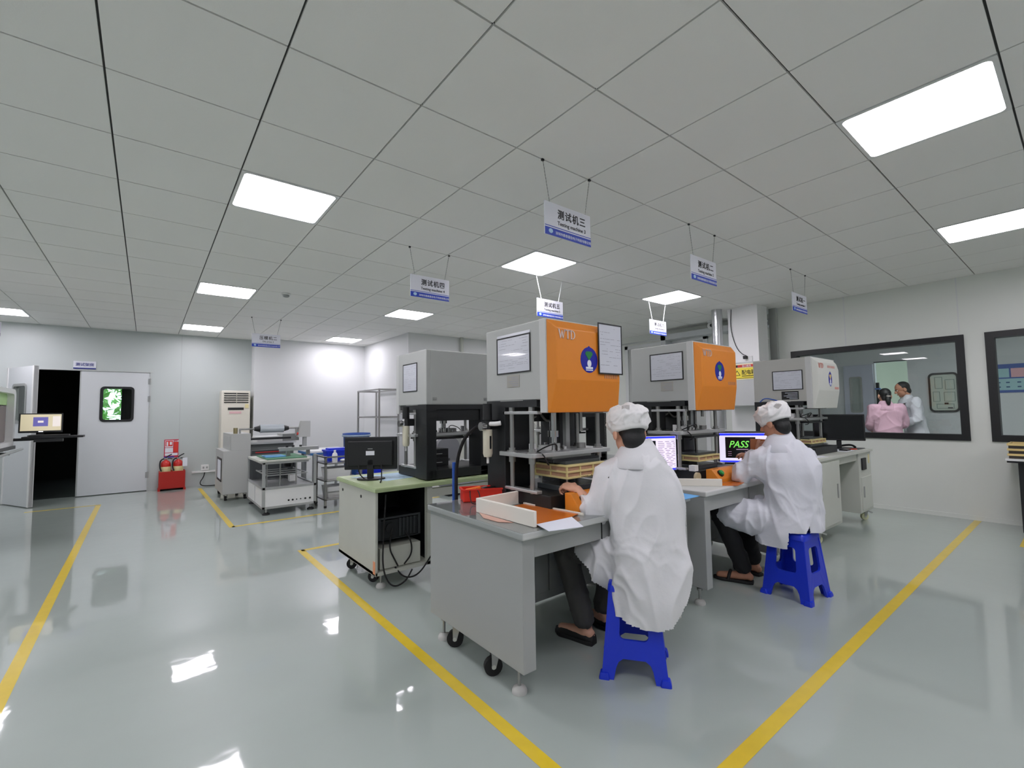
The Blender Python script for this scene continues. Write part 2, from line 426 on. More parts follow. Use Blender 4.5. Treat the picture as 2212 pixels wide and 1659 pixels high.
# ================================================================== CEILING FIXTURES
DIFF = mat('led_diffuser', (246, 240, 249), .5, emit=LAMP)
lamp_lab = {(1, 1): 'square LED panel nearest the left, its corner above the left yellow line', (5, 1): 'LED panel just beyond the hanging sign reading 测试机三',
            (9, 1): 'LED panel with two white sign rods below it, right of the small blank sign', (5, -4): 'largest LED panel, high at the right of the ceiling',
            (9, -4): 'LED panel cut by the right edge of the photo', (1, 6): 'LED panel left of the smoke detector', (5, 6): 'LED panel under the hanging sign reading 测试机四',
            (1, 11): 'far left LED panel close to the back wall, above the standing air conditioner', (5, 11): 'farthest LED panel beside the white alcove corner',
            (-3, 6): 'LED panel cut by the left edge of the photo'}
def led(i, j):
    x, y = LX(i), RY(j); s = .6
    t = T('led_panel', lamp_lab.get((i, j), 'flush square LED ceiling panel out of view'), 'ceiling light', (x + .3, y + .3, CH), 0, 'square LED panels in the ceiling grid')
    b = MB(); b.plate(rrect(x + .003, y + .003, x + s - .003, y + s - .003, .006, 2), [rrect(x + .022, y + .022, x + s - .022, y + s - .022, .03)], (0, 0, CH - .004), X, Y, (0, 0, .017))
    b.build('frame', WHITE, t)
    b = MB(); b.prism(rrect(x + .02, y + .02, x + s - .02, y + s - .02, .03), (0, 0, CH - .001), X, Y, (0, 0, .006)); b.build('diffuser', DIFF, t)
for i, j in LIGHTS: led(i, j)
t = T('smoke_detector', 'small round smoke detector on the ceiling tiles', 'smoke detector', (1.32, 6.17, CH))
MB().lathe([(.05, 0), (.055, -.012), (.05, -.02)][::-1], (1.32, 6.17, CH)).build('base', WHITE, t)
MB().lathe([(.036, -.02), (.04, -.03), (.03, -.045), (.012, -.05)][::-1], (1.32, 6.17, CH)).build('sensor_head', GREYD, t)
t = T('security_camera', 'white dome security camera under the far ceiling', 'camera', (7.55, 4.0, CH))
MB().cyl((7.55, 4.0, CH), (7.55, 4.0, CH - .03), .06).build('mount', WHITE, t)
MB().ell((7.55, 4.0, CH - .08), .065).build('housing', WHITE, t)
MB().cyl((7.5, 3.97, CH - .085), (7.475, 3.955, CH - .092), .028, n=14).build('lens', BLACKP, t)

COMPANY = '深圳市鼎泰嘉信电子科技有限公司'
def hang_sign(x, y, cn, en, label, rods=False, z0=2.36, flip=False, pn=None):
    t = T('hanging_sign', label, 'sign', (x, y, z0), 0, 'signs hung from the ceiling over the machines')
    w, h = .40, .205
    MB().box(x - w / 2, y - .004, z0, x + w / 2, y + .004, z0 + h).build('panel', pn or mat('sign_white', (218, 220, 228), .3), t, .002)
    MB().box(x - w / 2 + .001, y - .006, z0 + .001, x + w / 2 - .001, y - .003, z0 + .047).box(x - w / 2 + .001, y - .0055, z0 + .055, x + w / 2 - .001, y - .003, z0 + .059).build('band', BAND, t)
    f = (0, -.0016, 0)
    lettering(cn, .062, (x + .028, y - .004, z0 + .122), X, Z, f, bold=.012, squeeze=.92, spacing=1.22).build('lettering', INK, t)
    lettering(en, .034, (x + .028, y - .004, z0 + .077), X, Z, f, bold=.004).build('caption', INK, t)
    lettering(COMPANY, .021, (x + .04, y - .006, z0 + .014), X, Z, f).build('company_line', WINK, t)
    MB().prism(circ(x - .155, z0 + .026, .017, .014, 16), (0, y - .006, 0), X, Z, (0, -.002, 0)).build('logo', mat('logo_pale_blue', (170, 205, 230), .5), t)
    for sx in (-1, 1):
        if rods: MB().tube([(x + sx * .13, y, z0 + h - .01), (x + sx * .2, y, CH)], .0045).build('rod', WHITE, t)  # thick white tubes imitate chains washed out by glare
        else:
            p0, p1 = V((x + sx * .155, y, z0 + h - .004)), V((x + sx * .205, y, CH)); b = MB(); n = 26
            for k in range(n):
                a, c = p0.lerp(p1, k / n), p0.lerp(p1, (k + 1) / n); b.cap(a, c, .0015 if k % 2 else .0024, n=6)
            b.build('chain', mat('chain_grey', (150, 150, 146), .5), t)
            MB().box(p1.x - .008, p1.y - .006, CH - .012, p1.x + .008, p1.y + .006, CH).build('clip', BLACKP, t)
hang_sign(2.02, 1.965, '测试机三', 'Testing machine 3', 'hanging sign reading 测试机三, Testing machine 3')
hang_sign(3.62, 1.965, '测试机二', 'Testing machine 2', 'hanging sign reading 测试机二, Testing machine 2')
hang_sign(5.64, 1.965, '测试机一', 'Testing machine 1', 'hanging sign reading 测试机一, Testing machine 1')
hang_sign(2.03, 3.765, '测试机四', 'Testing machine 4', 'hanging sign reading 测试机四, Testing machine 4')
hang_sign(3.55, 3.765, '测试机五', 'Testing machine 5', 'hanging sign on white rods above the front orange machine', True)
hang_sign(5.63, 3.765, '测试机六', 'Testing machine 6', 'small glaring hanging sign on white rods above the second machine', True)
hang_sign(1.43, 7.96, '压模机二', 'Die press 2', 'hanging sign reading 压模机二 before the white alcove wall')
t = T('hanging_sign', 'hanging sign cut by the left edge of the photo', 'sign', (-1.76, 9.1, 2.42), 0, 'signs hung from the ceiling over the machines')
MB().box(-1.98, 9.1, 2.415, -1.575, 9.108, 2.61).build('panel', mat('sign_white', (218, 220, 228), .3), t, .002)
MB().box(-1.98, 9.097, 2.415, -1.575, 9.1, 2.46).build('band', INKG, t)
MB().box(-1.93, 9.097, 2.48, -1.62, 9.1, 2.56).build('lettering', mat('faded_print', (176, 178, 180), .6), t)
for x in (-1.94, -1.62): MB().tube([(x, 9.104, 2.60), (x, 9.104, CH)], .003).build('rod', GREYD, t)

# ================================================================== WALL THINGS AT THE BACK
t = T('door_sign', 'small white sign with blue characters above the double door', 'sign', (-.835, 10.45, 2.12))
MB().box(-.975, 10.437, 2.115, -.695, 10.45, 2.245).build('panel', mat('sign_white', (218, 220, 228), .3), t)
MB().box(-.975, 10.434, 2.115, -.695, 10.437, 2.135).build('band', mat('dark_blue_print', (30, 40, 130), .5), t)
lettering('测试架房', .058, (-.835, 10.437, 2.168), X, Z, (0, -.003, 0), bold=.01).build('lettering', mat('dark_blue_print', (30, 40, 130), .5), t)
t = T('fire_notice', 'red and white fire extinguisher notice on the back wall', 'notice', (.365, 10.45, .72))
MB().box(.26, 10.444, .56, .47, 10.45, .885).build('backing', mat('notice_red', (196, 40, 70), .5), t)
MB().box(.273, 10.441, .745, .39, 10.444, .87).box(.273, 10.441, .65, .39, 10.444, .735).box(.273, 10.441, .595, .46, 10.444, .64).build('print_fields', PAPER, t)
MB().box(.279, 10.439, .765, .384, 10.441, .862).box(.40, 10.440, .65, .46, 10.444, .84).build('red_fields', mat('notice_bright_red', (214, 50, 40), .5), t)
MB().box(.292, 10.4375, .772, .318, 10.439, .845).box(.34, 10.4375, .79, .372, 10.439, .845).build('extinguisher_symbol', PAPER, t)
lettering('灭火器', .032, (.429, 10.444, .842), X, Z, (0, -.004, 0), bold=.01).build('lettering', PAPER, t)
MB().box(.262, 10.441, .562, .41, 10.444, .582).build('bottom_strip', BAND, t)
t = T('extinguisher_box', 'red open topped box holding two fire extinguishers', 'box', (.37, 10.28, 0))
FRED = mat('fire_red', (176, 32, 22), .4)
b = MB(); b.box(.19, 10.19, .03, .57, 10.2, .335).box(.19, 10.43, .03, .57, 10.44, .335).box(.19, 10.2, .03, .2, 10.43, .335).box(.56, 10.2, .03, .57, 10.43, .335).box(.19, 10.19, .03, .57, 10.44, .04)
b.build('body', FRED, t, .003)
for x_ in (.18, .545): MB().box(x_, 10.18, 0, x_ + .035, 10.45, .035).build('foot', FRED, t)
def exting(x, label, tagged):
    t = T('fire_extinguisher', label, 'fire extinguisher', (x, 10.31, .04), 0, 'fire extinguishers in the red box')
    MB().lathe([(.03, .04), (.075, .042), (.078, .06), (.078, .44), (.07, .485), (.045, .515), (.022, .525), (.022, .54)], (x, 10.31, 0)).build('cylinder', mat('extinguisher_red', (190, 36, 26), .28), t)
    MB().lathe([(.0785, .30), (.0792, .305), (.0792, .41), (.0785, .415)], (x, 10.31, 0)).build('label_wrap', mat('label_cream', (226, 214, 160), .5), t)
    MB().box(x - .02, 10.295, .54, x + .03, 10.325, .565).build('valve', GREYD, t, .004)
    MB().tube([(x - .005, 10.31, .565), (x + .03, 10.30, .60), (x + .085, 10.29, .63)], .009, smooth_path=1).build('squeeze_handle', BLACKP, t)
    MB().tube([(x + .02, 10.31, .55), (x + .06, 10.3, .555), (x + .095, 10.29, .545)], .009, smooth_path=1).build('carry_handle', BLACKP, t)
    MB().tube([(x - .02, 10.31, .555), (x - .07, 10.27, .54), (x - .085, 10.255, .47), (x - .08, 10.23, .40), (x - .06, 10.225, .34)], .011, smooth_path=2).build('hose', RUBBER, t)
    if tagged: MB().box(x + .06, 10.215, .41, x + .13, 10.218, .56).build('paper_tag', PAPER, t)
exting(.285, 'left red fire extinguisher in the red box', False)
exting(.465, 'right red fire extinguisher with a white paper tag', True)
t = T('wall_socket', 'white double socket on the back wall above the cable duct', 'socket', (.88, 10.45, .33))
MB().box(.82, 10.42, .285, .945, 10.45, .39).build('plate', WHITE, t, .005)
MB().box(.845, 10.416, .32, .87, 10.42, .355).box(.9, 10.416, .32, .925, 10.42, .355).build('outlet', GREYD, t)
tag(MB().box(.68, 10.425, .245, 1.1, 10.45, .28).build('cable_duct', WHITE, None, .003), 'short white cable duct on the wall beside the air conditioner', 'cable duct')
tag(MB().tube([(.88, 10.43, .245), (.86, 10.40, .16), (.80, 10.36, .08), (.82, 10.3, .02), (.95, 10.28, .01), (1.1, 10.3, .01)], .008, smooth_path=3).build('extension_cable', RUBBER), 'grey power cord hanging from the wall socket to the floor', 'cord')  # power cord of the wall socket

# floor standing air conditioner
t = T('air_conditioner', 'cream floor standing air conditioner with black louvres beside the white alcove', 'air conditioner', (1.33, 10.28, 0))
ACM = mat('air_conditioner_cream', (222, 218, 204), .4)
MB().box(1.085, 10.1, .03, 1.56, 10.42, 1.775).build('cabinet', ACM, t, .015)
MB().box(1.1, 10.12, 0, 1.55, 10.4, .035).build('plinth', GREYD, t)
for c0, c1 in ((1.125, 1.325), (1.335, 1.525)):
    for k in range(5): MB().box(c0, 10.093, 1.545 + k * .042, c1, 10.102, 1.563 + k * .042).build('louvre', BLACKP, t)
MB().box(1.19, 10.094, 1.41, 1.45, 10.101, 1.455).build('control_panel', BLACKP, t)
MB().box(1.215, 10.095, 1.34, 1.41, 10.101, 1.38).build('pink_label', mat('pink_label', (222, 180, 182), .6), t)
MB().box(1.47, 10.095, 1.445, 1.53, 10.101, 1.52).build('energy_label', mat('label_cream', (226, 214, 160), .5), t)
# ================================================================== PRESS-TYPE TESTING MACHINES
GLOSSP = mat('clear_pocket_over_paper', (206, 209, 218), .16, coat=.6)
def sheet_frame(name, label, o, u, v, w, W, H, seed, group=None, slip=0.0):
    """black-edged clear pocket with a printed sheet; o is the lower left corner"""
    o, u, v, w = V(o), V(u), V(v), V(w); n = w.normalized(); rnd = random.Random(seed)
    t = T(name, label, 'document holder', o, 0, group)
    e = .008
    MB().plate([(0, 0), (W, 0), (W, H), (0, H)], [[(e, e), (W - e, e), (W - e, H - e), (e, H - e)]], o, u, v, n * .005).build('black_border', BLACKP, t)
    MB().prism([(.004, .004), (W - .004, .004), (W - .004, H - .004 + slip), (.004, H - .004 + slip)], o, u, v, n * .003).build('sheet', GLOSSP, t)
    b = MB()
    def rect(x0, y0, x1, y1): b.prism([(x0, y0), (x1, y0), (x1, y1), (x0, y1)], o + n * .003, u, v, n * .0006)
    yy = H * .90
    while yy > H * .1:
        x = W * .08
        while x < W * .9:
            L = rnd.uniform(.02, .22) * W
            if rnd.random() < .55: rect(x, yy, min(x + L, W * .93), yy + H * .010)
            x += L + .03 * W
        yy -= H * rnd.uniform(.045, .085)
    b.build('printed_lines', INKG, t)
    return t
def wtd_letters(o, u, v, w, h):
    """raised serif capitals W T D"""
    o, u, v = V(o), V(u), V(v); b = MB()
    def P(pts, ox): b.prism([((x + ox) * h, y * h) for x, y in pts], o, u, v, w)
    P([(-.04, 1), (.22, 1), (.22, .95), (.04, .95)][::-1], 0); P([(.03, 1), (.17, 1), (.37, 0), (.30, 0)][::-1], 0)
    P([(.53, .9), (.60, .9), (.37, 0), (.30, 0)][::-1], 0); P([(.47, .9), (.60, .9), (.75, 0), (.68, 0)][::-1], 0)
    P([(.93, 1), (.99, 1), (.75, 0), (.68, 0)][::-1], 0); P([(.86, 1), (1.06, 1), (1.06, .95), (.86, .95)][::-1], 0)
    P([(1.08, 1), (1.80, 1), (1.80, .92), (1.08, .92)][::-1], 0); P([(1.08, 1), (1.13, 1), (1.12, .78), (1.08, .78)][::-1], 0)
    P([(1.75, 1), (1.80, 1), (1.80, .78), (1.76, .78)][::-1], 0); P([(1.38, .95), (1.50, .95), (1.50, 0), (1.38, 0)][::-1], 0)
    P([(1.30, .05), (1.58, .05), (1.58, 0), (1.30, 0)][::-1], 0)
    P([(1.86, 1), (2.08, 1), (2.08, .95), (1.86, .95)][::-1], 0); P([(1.92, 1), (2.04, 1), (2.04, 0), (1.92, 0)][::-1], 0); P([(1.86, .05), (2.08, .05), (2.08, 0), (1.86, 0)][::-1], 0)
    n = 12
    for k in range(n):
        a0, a1 = PI / 2 - PI * k / n, PI / 2 - PI * (k + 1) / n
        q = [(2.06 + .50 * math.cos(a) * r, .5 + .5 * math.sin(a) * s) for a, r, s in ((a0, 1, 1), (a1, 1, 1), (a1, .76, .90), (a0, .76, .90))]
        P(q[::-1], 0)
    return b
def machine(label, ox, oy, rz, W, cover, zp, side, grey=GREY, white=False, closed_front=True, filt=True, bench_z=.765, colw=.13):
    t = T('testing_machine', label, 'testing machine', (ox, oy, 0), rz, 'press type testing machines in two rows')
    k = dict(parent=t, world=False)
    # head housing
    MB().box(0, .005, 1.375, W, .55, 1.83).build('head_housing', grey, bevel=.006, **k)
    MB().box(-.002, -.025, 1.30, W + .002, .03, 1.832).build('front_frame', mat('pale_front_frame', (196, 198, 196), .4), bevel=.004, **k)
    MB().box(-.003, .18, 1.372, .0, .40, 1.376).box(W, .18, 1.372, W + .003, .40, 1.376).build('seam_strip', GREYD, **k)
    # cover: bevelled box with a sloping lower front
    y0, yf, a = -.025, -.075, .035
    pts = [(.004, y0, 1.30), (W - .004, y0, 1.30), (W - .004, y0, 1.828), (.004, y0, 1.828)]
    pts += [(a, yf, 1.485), (W - a, yf, 1.485), (W - a, yf, 1.775), (a, yf, 1.775)]
    pts += [(.012, y0 - .012, 1.30), (W - .012, y0 - .012, 1.30)]
    fs = [(4, 5, 6, 7), (3, 7, 6, 2), (0, 8, 4, 7, 3), (1, 2, 6, 5, 9), (8, 9, 5, 4), (0, 1, 9, 8), (0, 3, 2, 1)]
    if white:
        pts[6] = (W - .10, yf, 1.775); pts[2] = (W - .05, y0, 1.828); pts.append((W - a, yf, 1.71)); pts.append((W - .004, y0, 1.76))
        fs = [(4, 5, 10, 6, 7), (3, 7, 6, 2), (0, 8, 4, 7, 3), (1, 11, 10, 5, 9), (11, 2, 6, 10), (8, 9, 5, 4), (0, 1, 9, 8), (0, 3, 2, 11, 1)]
    MB().add(pts, fs).build('front_cover', cover, bevel=.005, **k)
    LM = mat('letter_nickel', (214, 206, 206), .3, .45) if not white else mat('letter_faded_red', (206, 150, 140), .5)
    wtd_letters((a + .012, yf, 1.715), X, Z, (0, -.004, 0), .052).build('lettering', LM, **k)
    cx = a + .262 if not white else W * .55
    so = mat('sticker_blue', (10, 20, 150), .35)
    b = MB().prism(circ(cx, 1.606, .073 if not white else .05, .076), (0, yf, 0), X, Z, (0, -.0015, 0)).prism([(cx - .015, 1.678), (cx + .015, 1.678), (cx, 1.69)], (0, yf, 0), X, Z, (0, -.0014, 0))
    stk = b.build('round_sticker', so, **k)
    gr = mat('sticker_green', (20, 120, 60), .4) if not white else mat('sticker_gold', (214, 190, 120), .4)
    MB().prism([(cx - .035, 1.642), (cx - .002, 1.602), (cx + .031, 1.642), (cx + .02, 1.656), (cx - .024, 1.656)], (0, yf - .0015, 0), X, Z, (0, -.001, 0)).build('sticker_heart', gr, stk, world=False)
    MB().prism(circ(cx, 1.585, .017, .022, 16), (0, yf - .0015, 0), X, Z, (0, -.001, 0)).box(cx - .03, yf - .0025, 1.553, cx + .03, yf - .001, 1.565).box(cx - .03, yf - .0025, 1.543, cx + .03, yf - .001, 1.549).build('sticker_print', WINK, stk, world=False)
    b = MB()
    for q in range(6): b.box(W - a - .145 + q * .021, yf - .0015, 1.502, W - a - .13 + q * .021, yf, 1.527)
    b.build('model_plate', mat('faded_code_print', (190, 128, 84), .5) if not white else LM, **k)
    if white:
        b = MB()
        for q in range(7): b.box(W * .45 + q * .032, yf - .0015, 1.725, W * .45 + q * .032 + .02, yf, 1.75)
        b.build('small_print', LM, **k)
    # rear panel with two latches
    MB().box(.04, .549, 1.385, W - .04, .553, 1.822).build('rear_panel', GREY, bevel=.001, **k)
    for x in (.075, W - .075): MB().box(x - .02, .552, 1.41, x + .02, .556, 1.435).box(x - .008, .555, 1.415, x + .008, .562, 1.43).build('latch', GREYD, **k)
    # black frame under the head
    MB().box(.0, .06, 1.335, W, .55, 1.376).build('head_plate', BLACK, **k)
    for x0, x1 in ((.0, colw), (W - colw * .72, W + (.03 if colw > .15 else 0))): MB().box(x0, .36, bench_z, x1, .55, 1.34).build('rear_column', BLACK, bevel=.004, **k)
    MB().box(.03, .44, 1.24, W - .03, .53, 1.335).build('rear_crossbeam', BLACK, **k)
    MB().box(.02, -.02, bench_z, W - .02, .55, bench_z + .075).build('base_box', BLACK, bevel=.004, **k)
    # four guide posts with bars and the moving middle plate
    for x in (.02, W - .02):
        for y in (.13, .315):
            MB().cyl((x, y, bench_z + .07), (x, y, 1.325), .014).cyl((x, y, 1.308), (x, y, 1.335), .018).cyl((x, y, zp - .05), (x, y, zp + .035), .021).cyl((x, y, zp + .012), (x, y, zp + .02), .032).build('guide_post', STEEL, **k)
        MB().box(x - .02, .06, 1.292, x + .02, .38, 1.31).build('top_bar', ALU, bevel=.003, **k)
        MB().box(x - .02, .07, bench_z + .075, x + .02, .37, bench_z + .092).build('bottom_bar', ALU, bevel=.003, **k)
    MB().prism(rrect(-.03, .07, W + .05, .40, .03), (0, 0, zp - .012), X, Y, (0, 0, .024)).build('middle_plate', ALU, bevel=.002, **k)
    MB().cyl((W * .5, .25, zp), (W * .5, .25, 1.36), .022).cyl((W * .5, .25, zp + .09), (W * .5, .25, zp + .13), .034).cyl((W * .5, .25, zp + .01), (W * .5, .25, zp + .05), .045).build('press_rod', CHROME, **k)
    MB().box(W * .72, .27, zp, W * .72 + .035, .30, 1.34).build('support_strut', ALU, **k)
    MB().cyl((W * .83, .2, zp + .12), (W * .83, .2, 1.34), .012).cyl((W * .83, .2, zp + .01), (W * .83, .2, zp + .045), .03).build('side_rod', STEEL, **k)
    for q in range(7):
        a_ = 2 * PI * q / 7; c = (W * .5 + .085 * math.cos(a_), .25 + .06 * math.sin(a_))
        MB().cyl((c[0], c[1], zp + .011), (c[0], c[1], zp + .03 + .012 * (q % 3)), .014, n=12).build('collar', CHROME, **k)
    MB().box(W * .30, .20, zp + .012, W * .40, .26, zp + .045).build('white_block', WHITE, bevel=.003, **k)
    MB().cyl((W * .14, .2, zp + .012), (W * .14, .2, zp + .06), .022).build('white_cup', WHITE, **k)
    # tool plate carried under the middle plate
    MB().box(W * .2, .06, zp - .045, W * .85, .36, zp - .030).box(W * .25, .1, zp - .03, W * .8, .32, zp - .012, 1).build('tool_plate', [BLACK, STEEL], **k)
    b = MB(); b.tube([(W * .12, .15, zp + .015), (W * .10, .06, zp + .05), (W * .2, .03, zp + .07), (W * .28, .08, zp + .02)], .004, smooth_path=2); b.tube([(W * .12, .15, zp + .015), (W * .06, .05, zp + .01), (W * .1, .04, zp - .05), (W * .2, .1, zp - .06)], .004, smooth_path=2)
    b.build('black_cable', RUBBER, **k)
    b = MB()
    for q, x in enumerate((.2, .28, .6, .78)): b.tube([(W * x, .45, 1.30), (W * x + .03, .40, 1.27 - .02 * q), (W * x + .12, .40, 1.275)], .008, smooth_path=2)
    b.build('wire_bundle', mat('wire_grey', (160, 158, 152), .6), **k)
    # slotted steel rail up the rear edge
    b = MB()
    for q in range(26): b.box(.02, .5501, .90 + q * .017, .032, .5535, .908 + q * .017)
    b.build('slotted_rail', STEEL, **k)
    if filt:
        s = -1 if side < 0 else 1; fx = (-.06 if s < 0 else W + .06); fy = .46
        if filt == 'low': fy = .30
        f = MB().box(min(fx, fx - s * .06), fy - .03, 1.20, max(fx, fx - s * .06), fy + .03, 1.26).build('filter_regulator', BLACKP, **k)
        MB().cyl((fx, fy, 1.26), (fx, fy, 1.36), .03, .028).build('knob', BLACKP, f, world=False)
        MB().lathe([(.024, 1.03), (.03, 1.05), (.03, 1.20)], (fx, fy, 0)).build('bowl', mat('filter_bowl_cream', (216, 212, 192), .3), f, world=False)
        MB().box(fx - .006, fy - .032, 1.08, fx + .006, fy - .029, 1.16).build('sight_slot', BLACKP, f, world=False)
        MB().cyl((fx, fy, .99), (fx, fy, 1.03), .008).build('drain', WHITE, f, world=False)
        MB().cyl((fx + s * .03, fy - .01, 1.22), (fx + s * .06, fy - .01, 1.22), .027).build('gauge', CHROME, f, world=False)
        MB().tube([(fx, fy - .03, 1.235), (fx - s * .01, fy - .08, 1.235), (fx - s * .03, fy - .10, 1.24)], .014, smooth_path=1).build('white_fitting', WHITE, f, world=False)
    return t
M3 = machine('orange fronted testing machine nearest the camera, left of the seated person in front', 1.735, 1.905, 0, .61, ORANGE, 1.055, -1, filt=True, colw=.20)
M2 = machine('second orange fronted testing machine, behind and right of the front one', 3.26, 1.905, 0, .605, ORANGE, 1.125, -1, colw=.20)
WCOV = mat('white_front_cover', (206, 208, 200), .42)
M1 = machine('cream white testing machine with red letters beside the right window', 5.31, 1.80, 0, .68, WCOV, 1.19, -1, grey=mat('warm_grey_enamel', (178, 178, 172), .42), white=True, filt=False, bench_z=.82)
M4 = machine('grey testing machine seen from behind over the green topped bench', 2.44, 3.92, PI, .66, mat('grey_back_cover', (170, 172, 170), .4), 1.12, 1, filt='low')
M5 = machine('testing machine seen only through the gap of the front orange one', 4.0, 3.92, PI, .66, mat('grey_back_cover', (170, 172, 170), .4), 1.10, 1, filt=False)

# framed sheets on the machines
G_ = 'black edged sheets on the machines'
sheet_frame('framed_sheet', 'black edged printed sheet on the grey side of the front orange machine', (1.735, 2.335, 1.54), -Y, Z, -X, .325, .228, 1, G_, .02)
sheet_frame('framed_sheet', 'black edged printed sheet on the grey side of the second orange machine', (3.26, 2.265, 1.54), -Y, Z, -X, .30, .222, 2, G_)
sheet_frame('framed_sheet', 'black edged printed sheet on the side of the cream machine, above a black plate', (5.31, 2.15, 1.497), -Y, Z, -X, .295, .205, 3, G_)
sheet_frame('framed_sheet', 'black edged sheet on the end of the grey machine seen from behind', (1.78, 3.80, 1.49), -Y, Z, -X, .27, .245, 4, G_)
sheet_frame('framed_sheet', 'tall black edged white sheet on the orange front, top right corner', (2.105, 1.823, 1.527), X, Z, -Y, .222, .31, 5, G_)
def nameplate(mach, lab, o, Wd, Hh, m, dark=False):
    b = MB(); b.box(o[0] - .002, o[1], o[2], o[0], o[1] + Wd, o[2] + Hh).build('rating_plate', m, mach, world=False)
    b = MB()
    for q in range(5): b.box(o[0] - .003, o[1] + .01, o[2] + .008 + q * (Hh - .012) / 5, o[0] - .002, o[1] + Wd * (.55 + .4 * ((q * 7) % 5) / 5), o[2] + .012 + q * (Hh - .012) / 5)
    b.build('plate_print', WINK if dark else INKG, mach, world=False)
nameplate(M3, '', (0, .21, 1.455), .12, .075, mat('plate_tin', (170, 168, 160), .35, .5))
nameplate(M2, '', (0, .155, 1.455), .11, .075, mat('plate_tin', (170, 168, 160), .35, .5))
nameplate(M1, '', (0, .10, 1.395), .165, .088, BLACKP, True)
MB().tube([(-.02, .48, 1.376), (-.05, .42, 1.42), (-.04, .3, 1.39), (-.01, .25, 1.36)], .006, smooth_path=2).build('blue_air_line', mat('blue_tube', (40, 84, 170), .4), M1, world=False)
# hoses of the front and rear machines
t = tag(MB().tube([(1.62, 2.40, 1.22), (1.60, 2.52, 1.15), (1.60, 2.62, .98), (1.60, 2.62, .70), (1.62, 2.62, .45), (1.66, 2.62, .02)], .011, smooth_path=2).build('air_hose', RUBBER), 'black air hose hanging down beside the front orange machine', 'hose')
MB().tube([(1.60, 2.645, .98), (1.598, 2.645, .70), (1.60, 2.645, .60)], .013).build('blue_sleeve', mat('blue_tube', (30, 60, 180), .4), t)

# ================================================================== BENCHES
def foot(p, x, y, h, name='levelling_foot'):
    f = MB().cyl((x, y, .03), (x, y, h), .008, n=10).cyl((x, y, h - .03), (x, y, h - .015), .018, n=6).build(name, STEEL, p)
    MB().lathe([(.036, 0), (.036, .012), (.03, .024), (.012, .032)], (x, y, 0), 20).build('foot_pad', mat('foot_pad_pale', (186, 186, 182), .4), f)
def caster(p, x, y, h, rz, r=.035, wheel=RUBBER, brake=False):
    c, s = math.cos(rz), math.sin(rz); u = V((c, s, 0)); n = V((-s, c, 0)); o = V((x, y, 0))
    b = MB(); b.cyl(o + Z * (h - .012), o + Z * h, .032, n=14)
    for k in (-1, 1):
        b.prism([(-.022, h - .012), (.002, r - .008), (.022, r - .008), (.024, h - .012)][::-1], o + n * (k * .020 - .0015), u, Z, n * .003)
    f = b.build('caster', STEEL, p)
    MB().cyl(o + u * .012 + Z * r - n * .014, o + u * .012 + Z * r + n * .014, r, n=22).build('wheel', wheel, f)
    MB().cyl(o + u * .012 + Z * r - n * .022, o + u * .012 + Z * r + n * .022, .011, n=12).build('axle', CREAM, f)
    if brake: MB().prism([(0, h - .015), (.0, h - .03), (-.075, h - .055), (-.08, h - .04)], o - n * .012, u, Z, n * .024).build('brake_lever', ALU, f)
# front bench (grey, rounded slab top under a clear cover)
BG = mat('bench_grey', (160, 163, 161), .42, var=.03, vscale=5)
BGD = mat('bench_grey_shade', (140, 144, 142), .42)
F = T('work_bench', 'grey work bench with casters nearest the camera', 'work bench', (2.03, 2.06, 0), 0, 'grey work benches under the machines')
MB().box(1.335, 1.62, .725, 2.72, 2.52, .762).build('bench_top', mat('bench_top_grey', (196, 198, 196), .32), F, .010, 3)
MB().prism([(1.345, 1.64), (1.42, 1.64), (1.42, 1.67), (1.375, 1.67), (1.375, 2.50), (1.345, 2.50)], (0, 0, .135), X, Y, (0, 0, .59)).build('end_panel', BG, F, .003)
MB().box(1.42, 1.655, .63, 2.42, 1.675, .722).build('apron', BG, F, .002)
for x in (1.9,): MB().box(x, 1.650, .63, x + .004, 1.656, .722).build('apron_joint', BLACKP, F)
cabr = MB().box(2.42, 1.65, .12, 2.715, 2.48, .725).build('drawer_unit', BG, F, .003)
for z0, z1 in ((.58, .71), (.36, .565), (.14, .345)): MB().box(2.435, 1.642, z0, 2.70, 1.652, z1).build('drawer', GREY, F, .002)
MB().box(2.475, 1.638, .53 + .05, 2.52, 1.644, .70).build('dark_slot', BLACKP, F)
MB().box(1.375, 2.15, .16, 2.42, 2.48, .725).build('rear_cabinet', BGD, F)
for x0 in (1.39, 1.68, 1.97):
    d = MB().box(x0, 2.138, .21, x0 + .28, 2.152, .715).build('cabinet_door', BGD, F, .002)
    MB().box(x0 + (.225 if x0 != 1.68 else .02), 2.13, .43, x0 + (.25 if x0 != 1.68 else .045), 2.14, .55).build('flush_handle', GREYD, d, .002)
for x, y in ((1.40, 1.74), (1.39, 2.42), (2.66, 1.72), (2.66, 2.42)): foot(F, x, y, .135)
caster(F, 1.40, 1.93, .135, 2.75, .046, brake=True); caster(F, 1.40, 2.29, .135, 2.45, .046)
CLEAR = glassy('clear_vinyl', (238, 240, 240), .96, .04, 1.5)
b = MB(); b.box(1.328, 1.612, .7625, 2.40, 2.5, .7645)
b.add([(1.3275, 1.612, .764), (1.3275, 2.51, .764), (1.326, 2.52, .715), (1.330, 1.62, .72)], [(0, 1, 2, 3)])
tag(b.build('clear_cover', CLEAR), 'clear plastic sheet covering the front bench top', 'table cover')
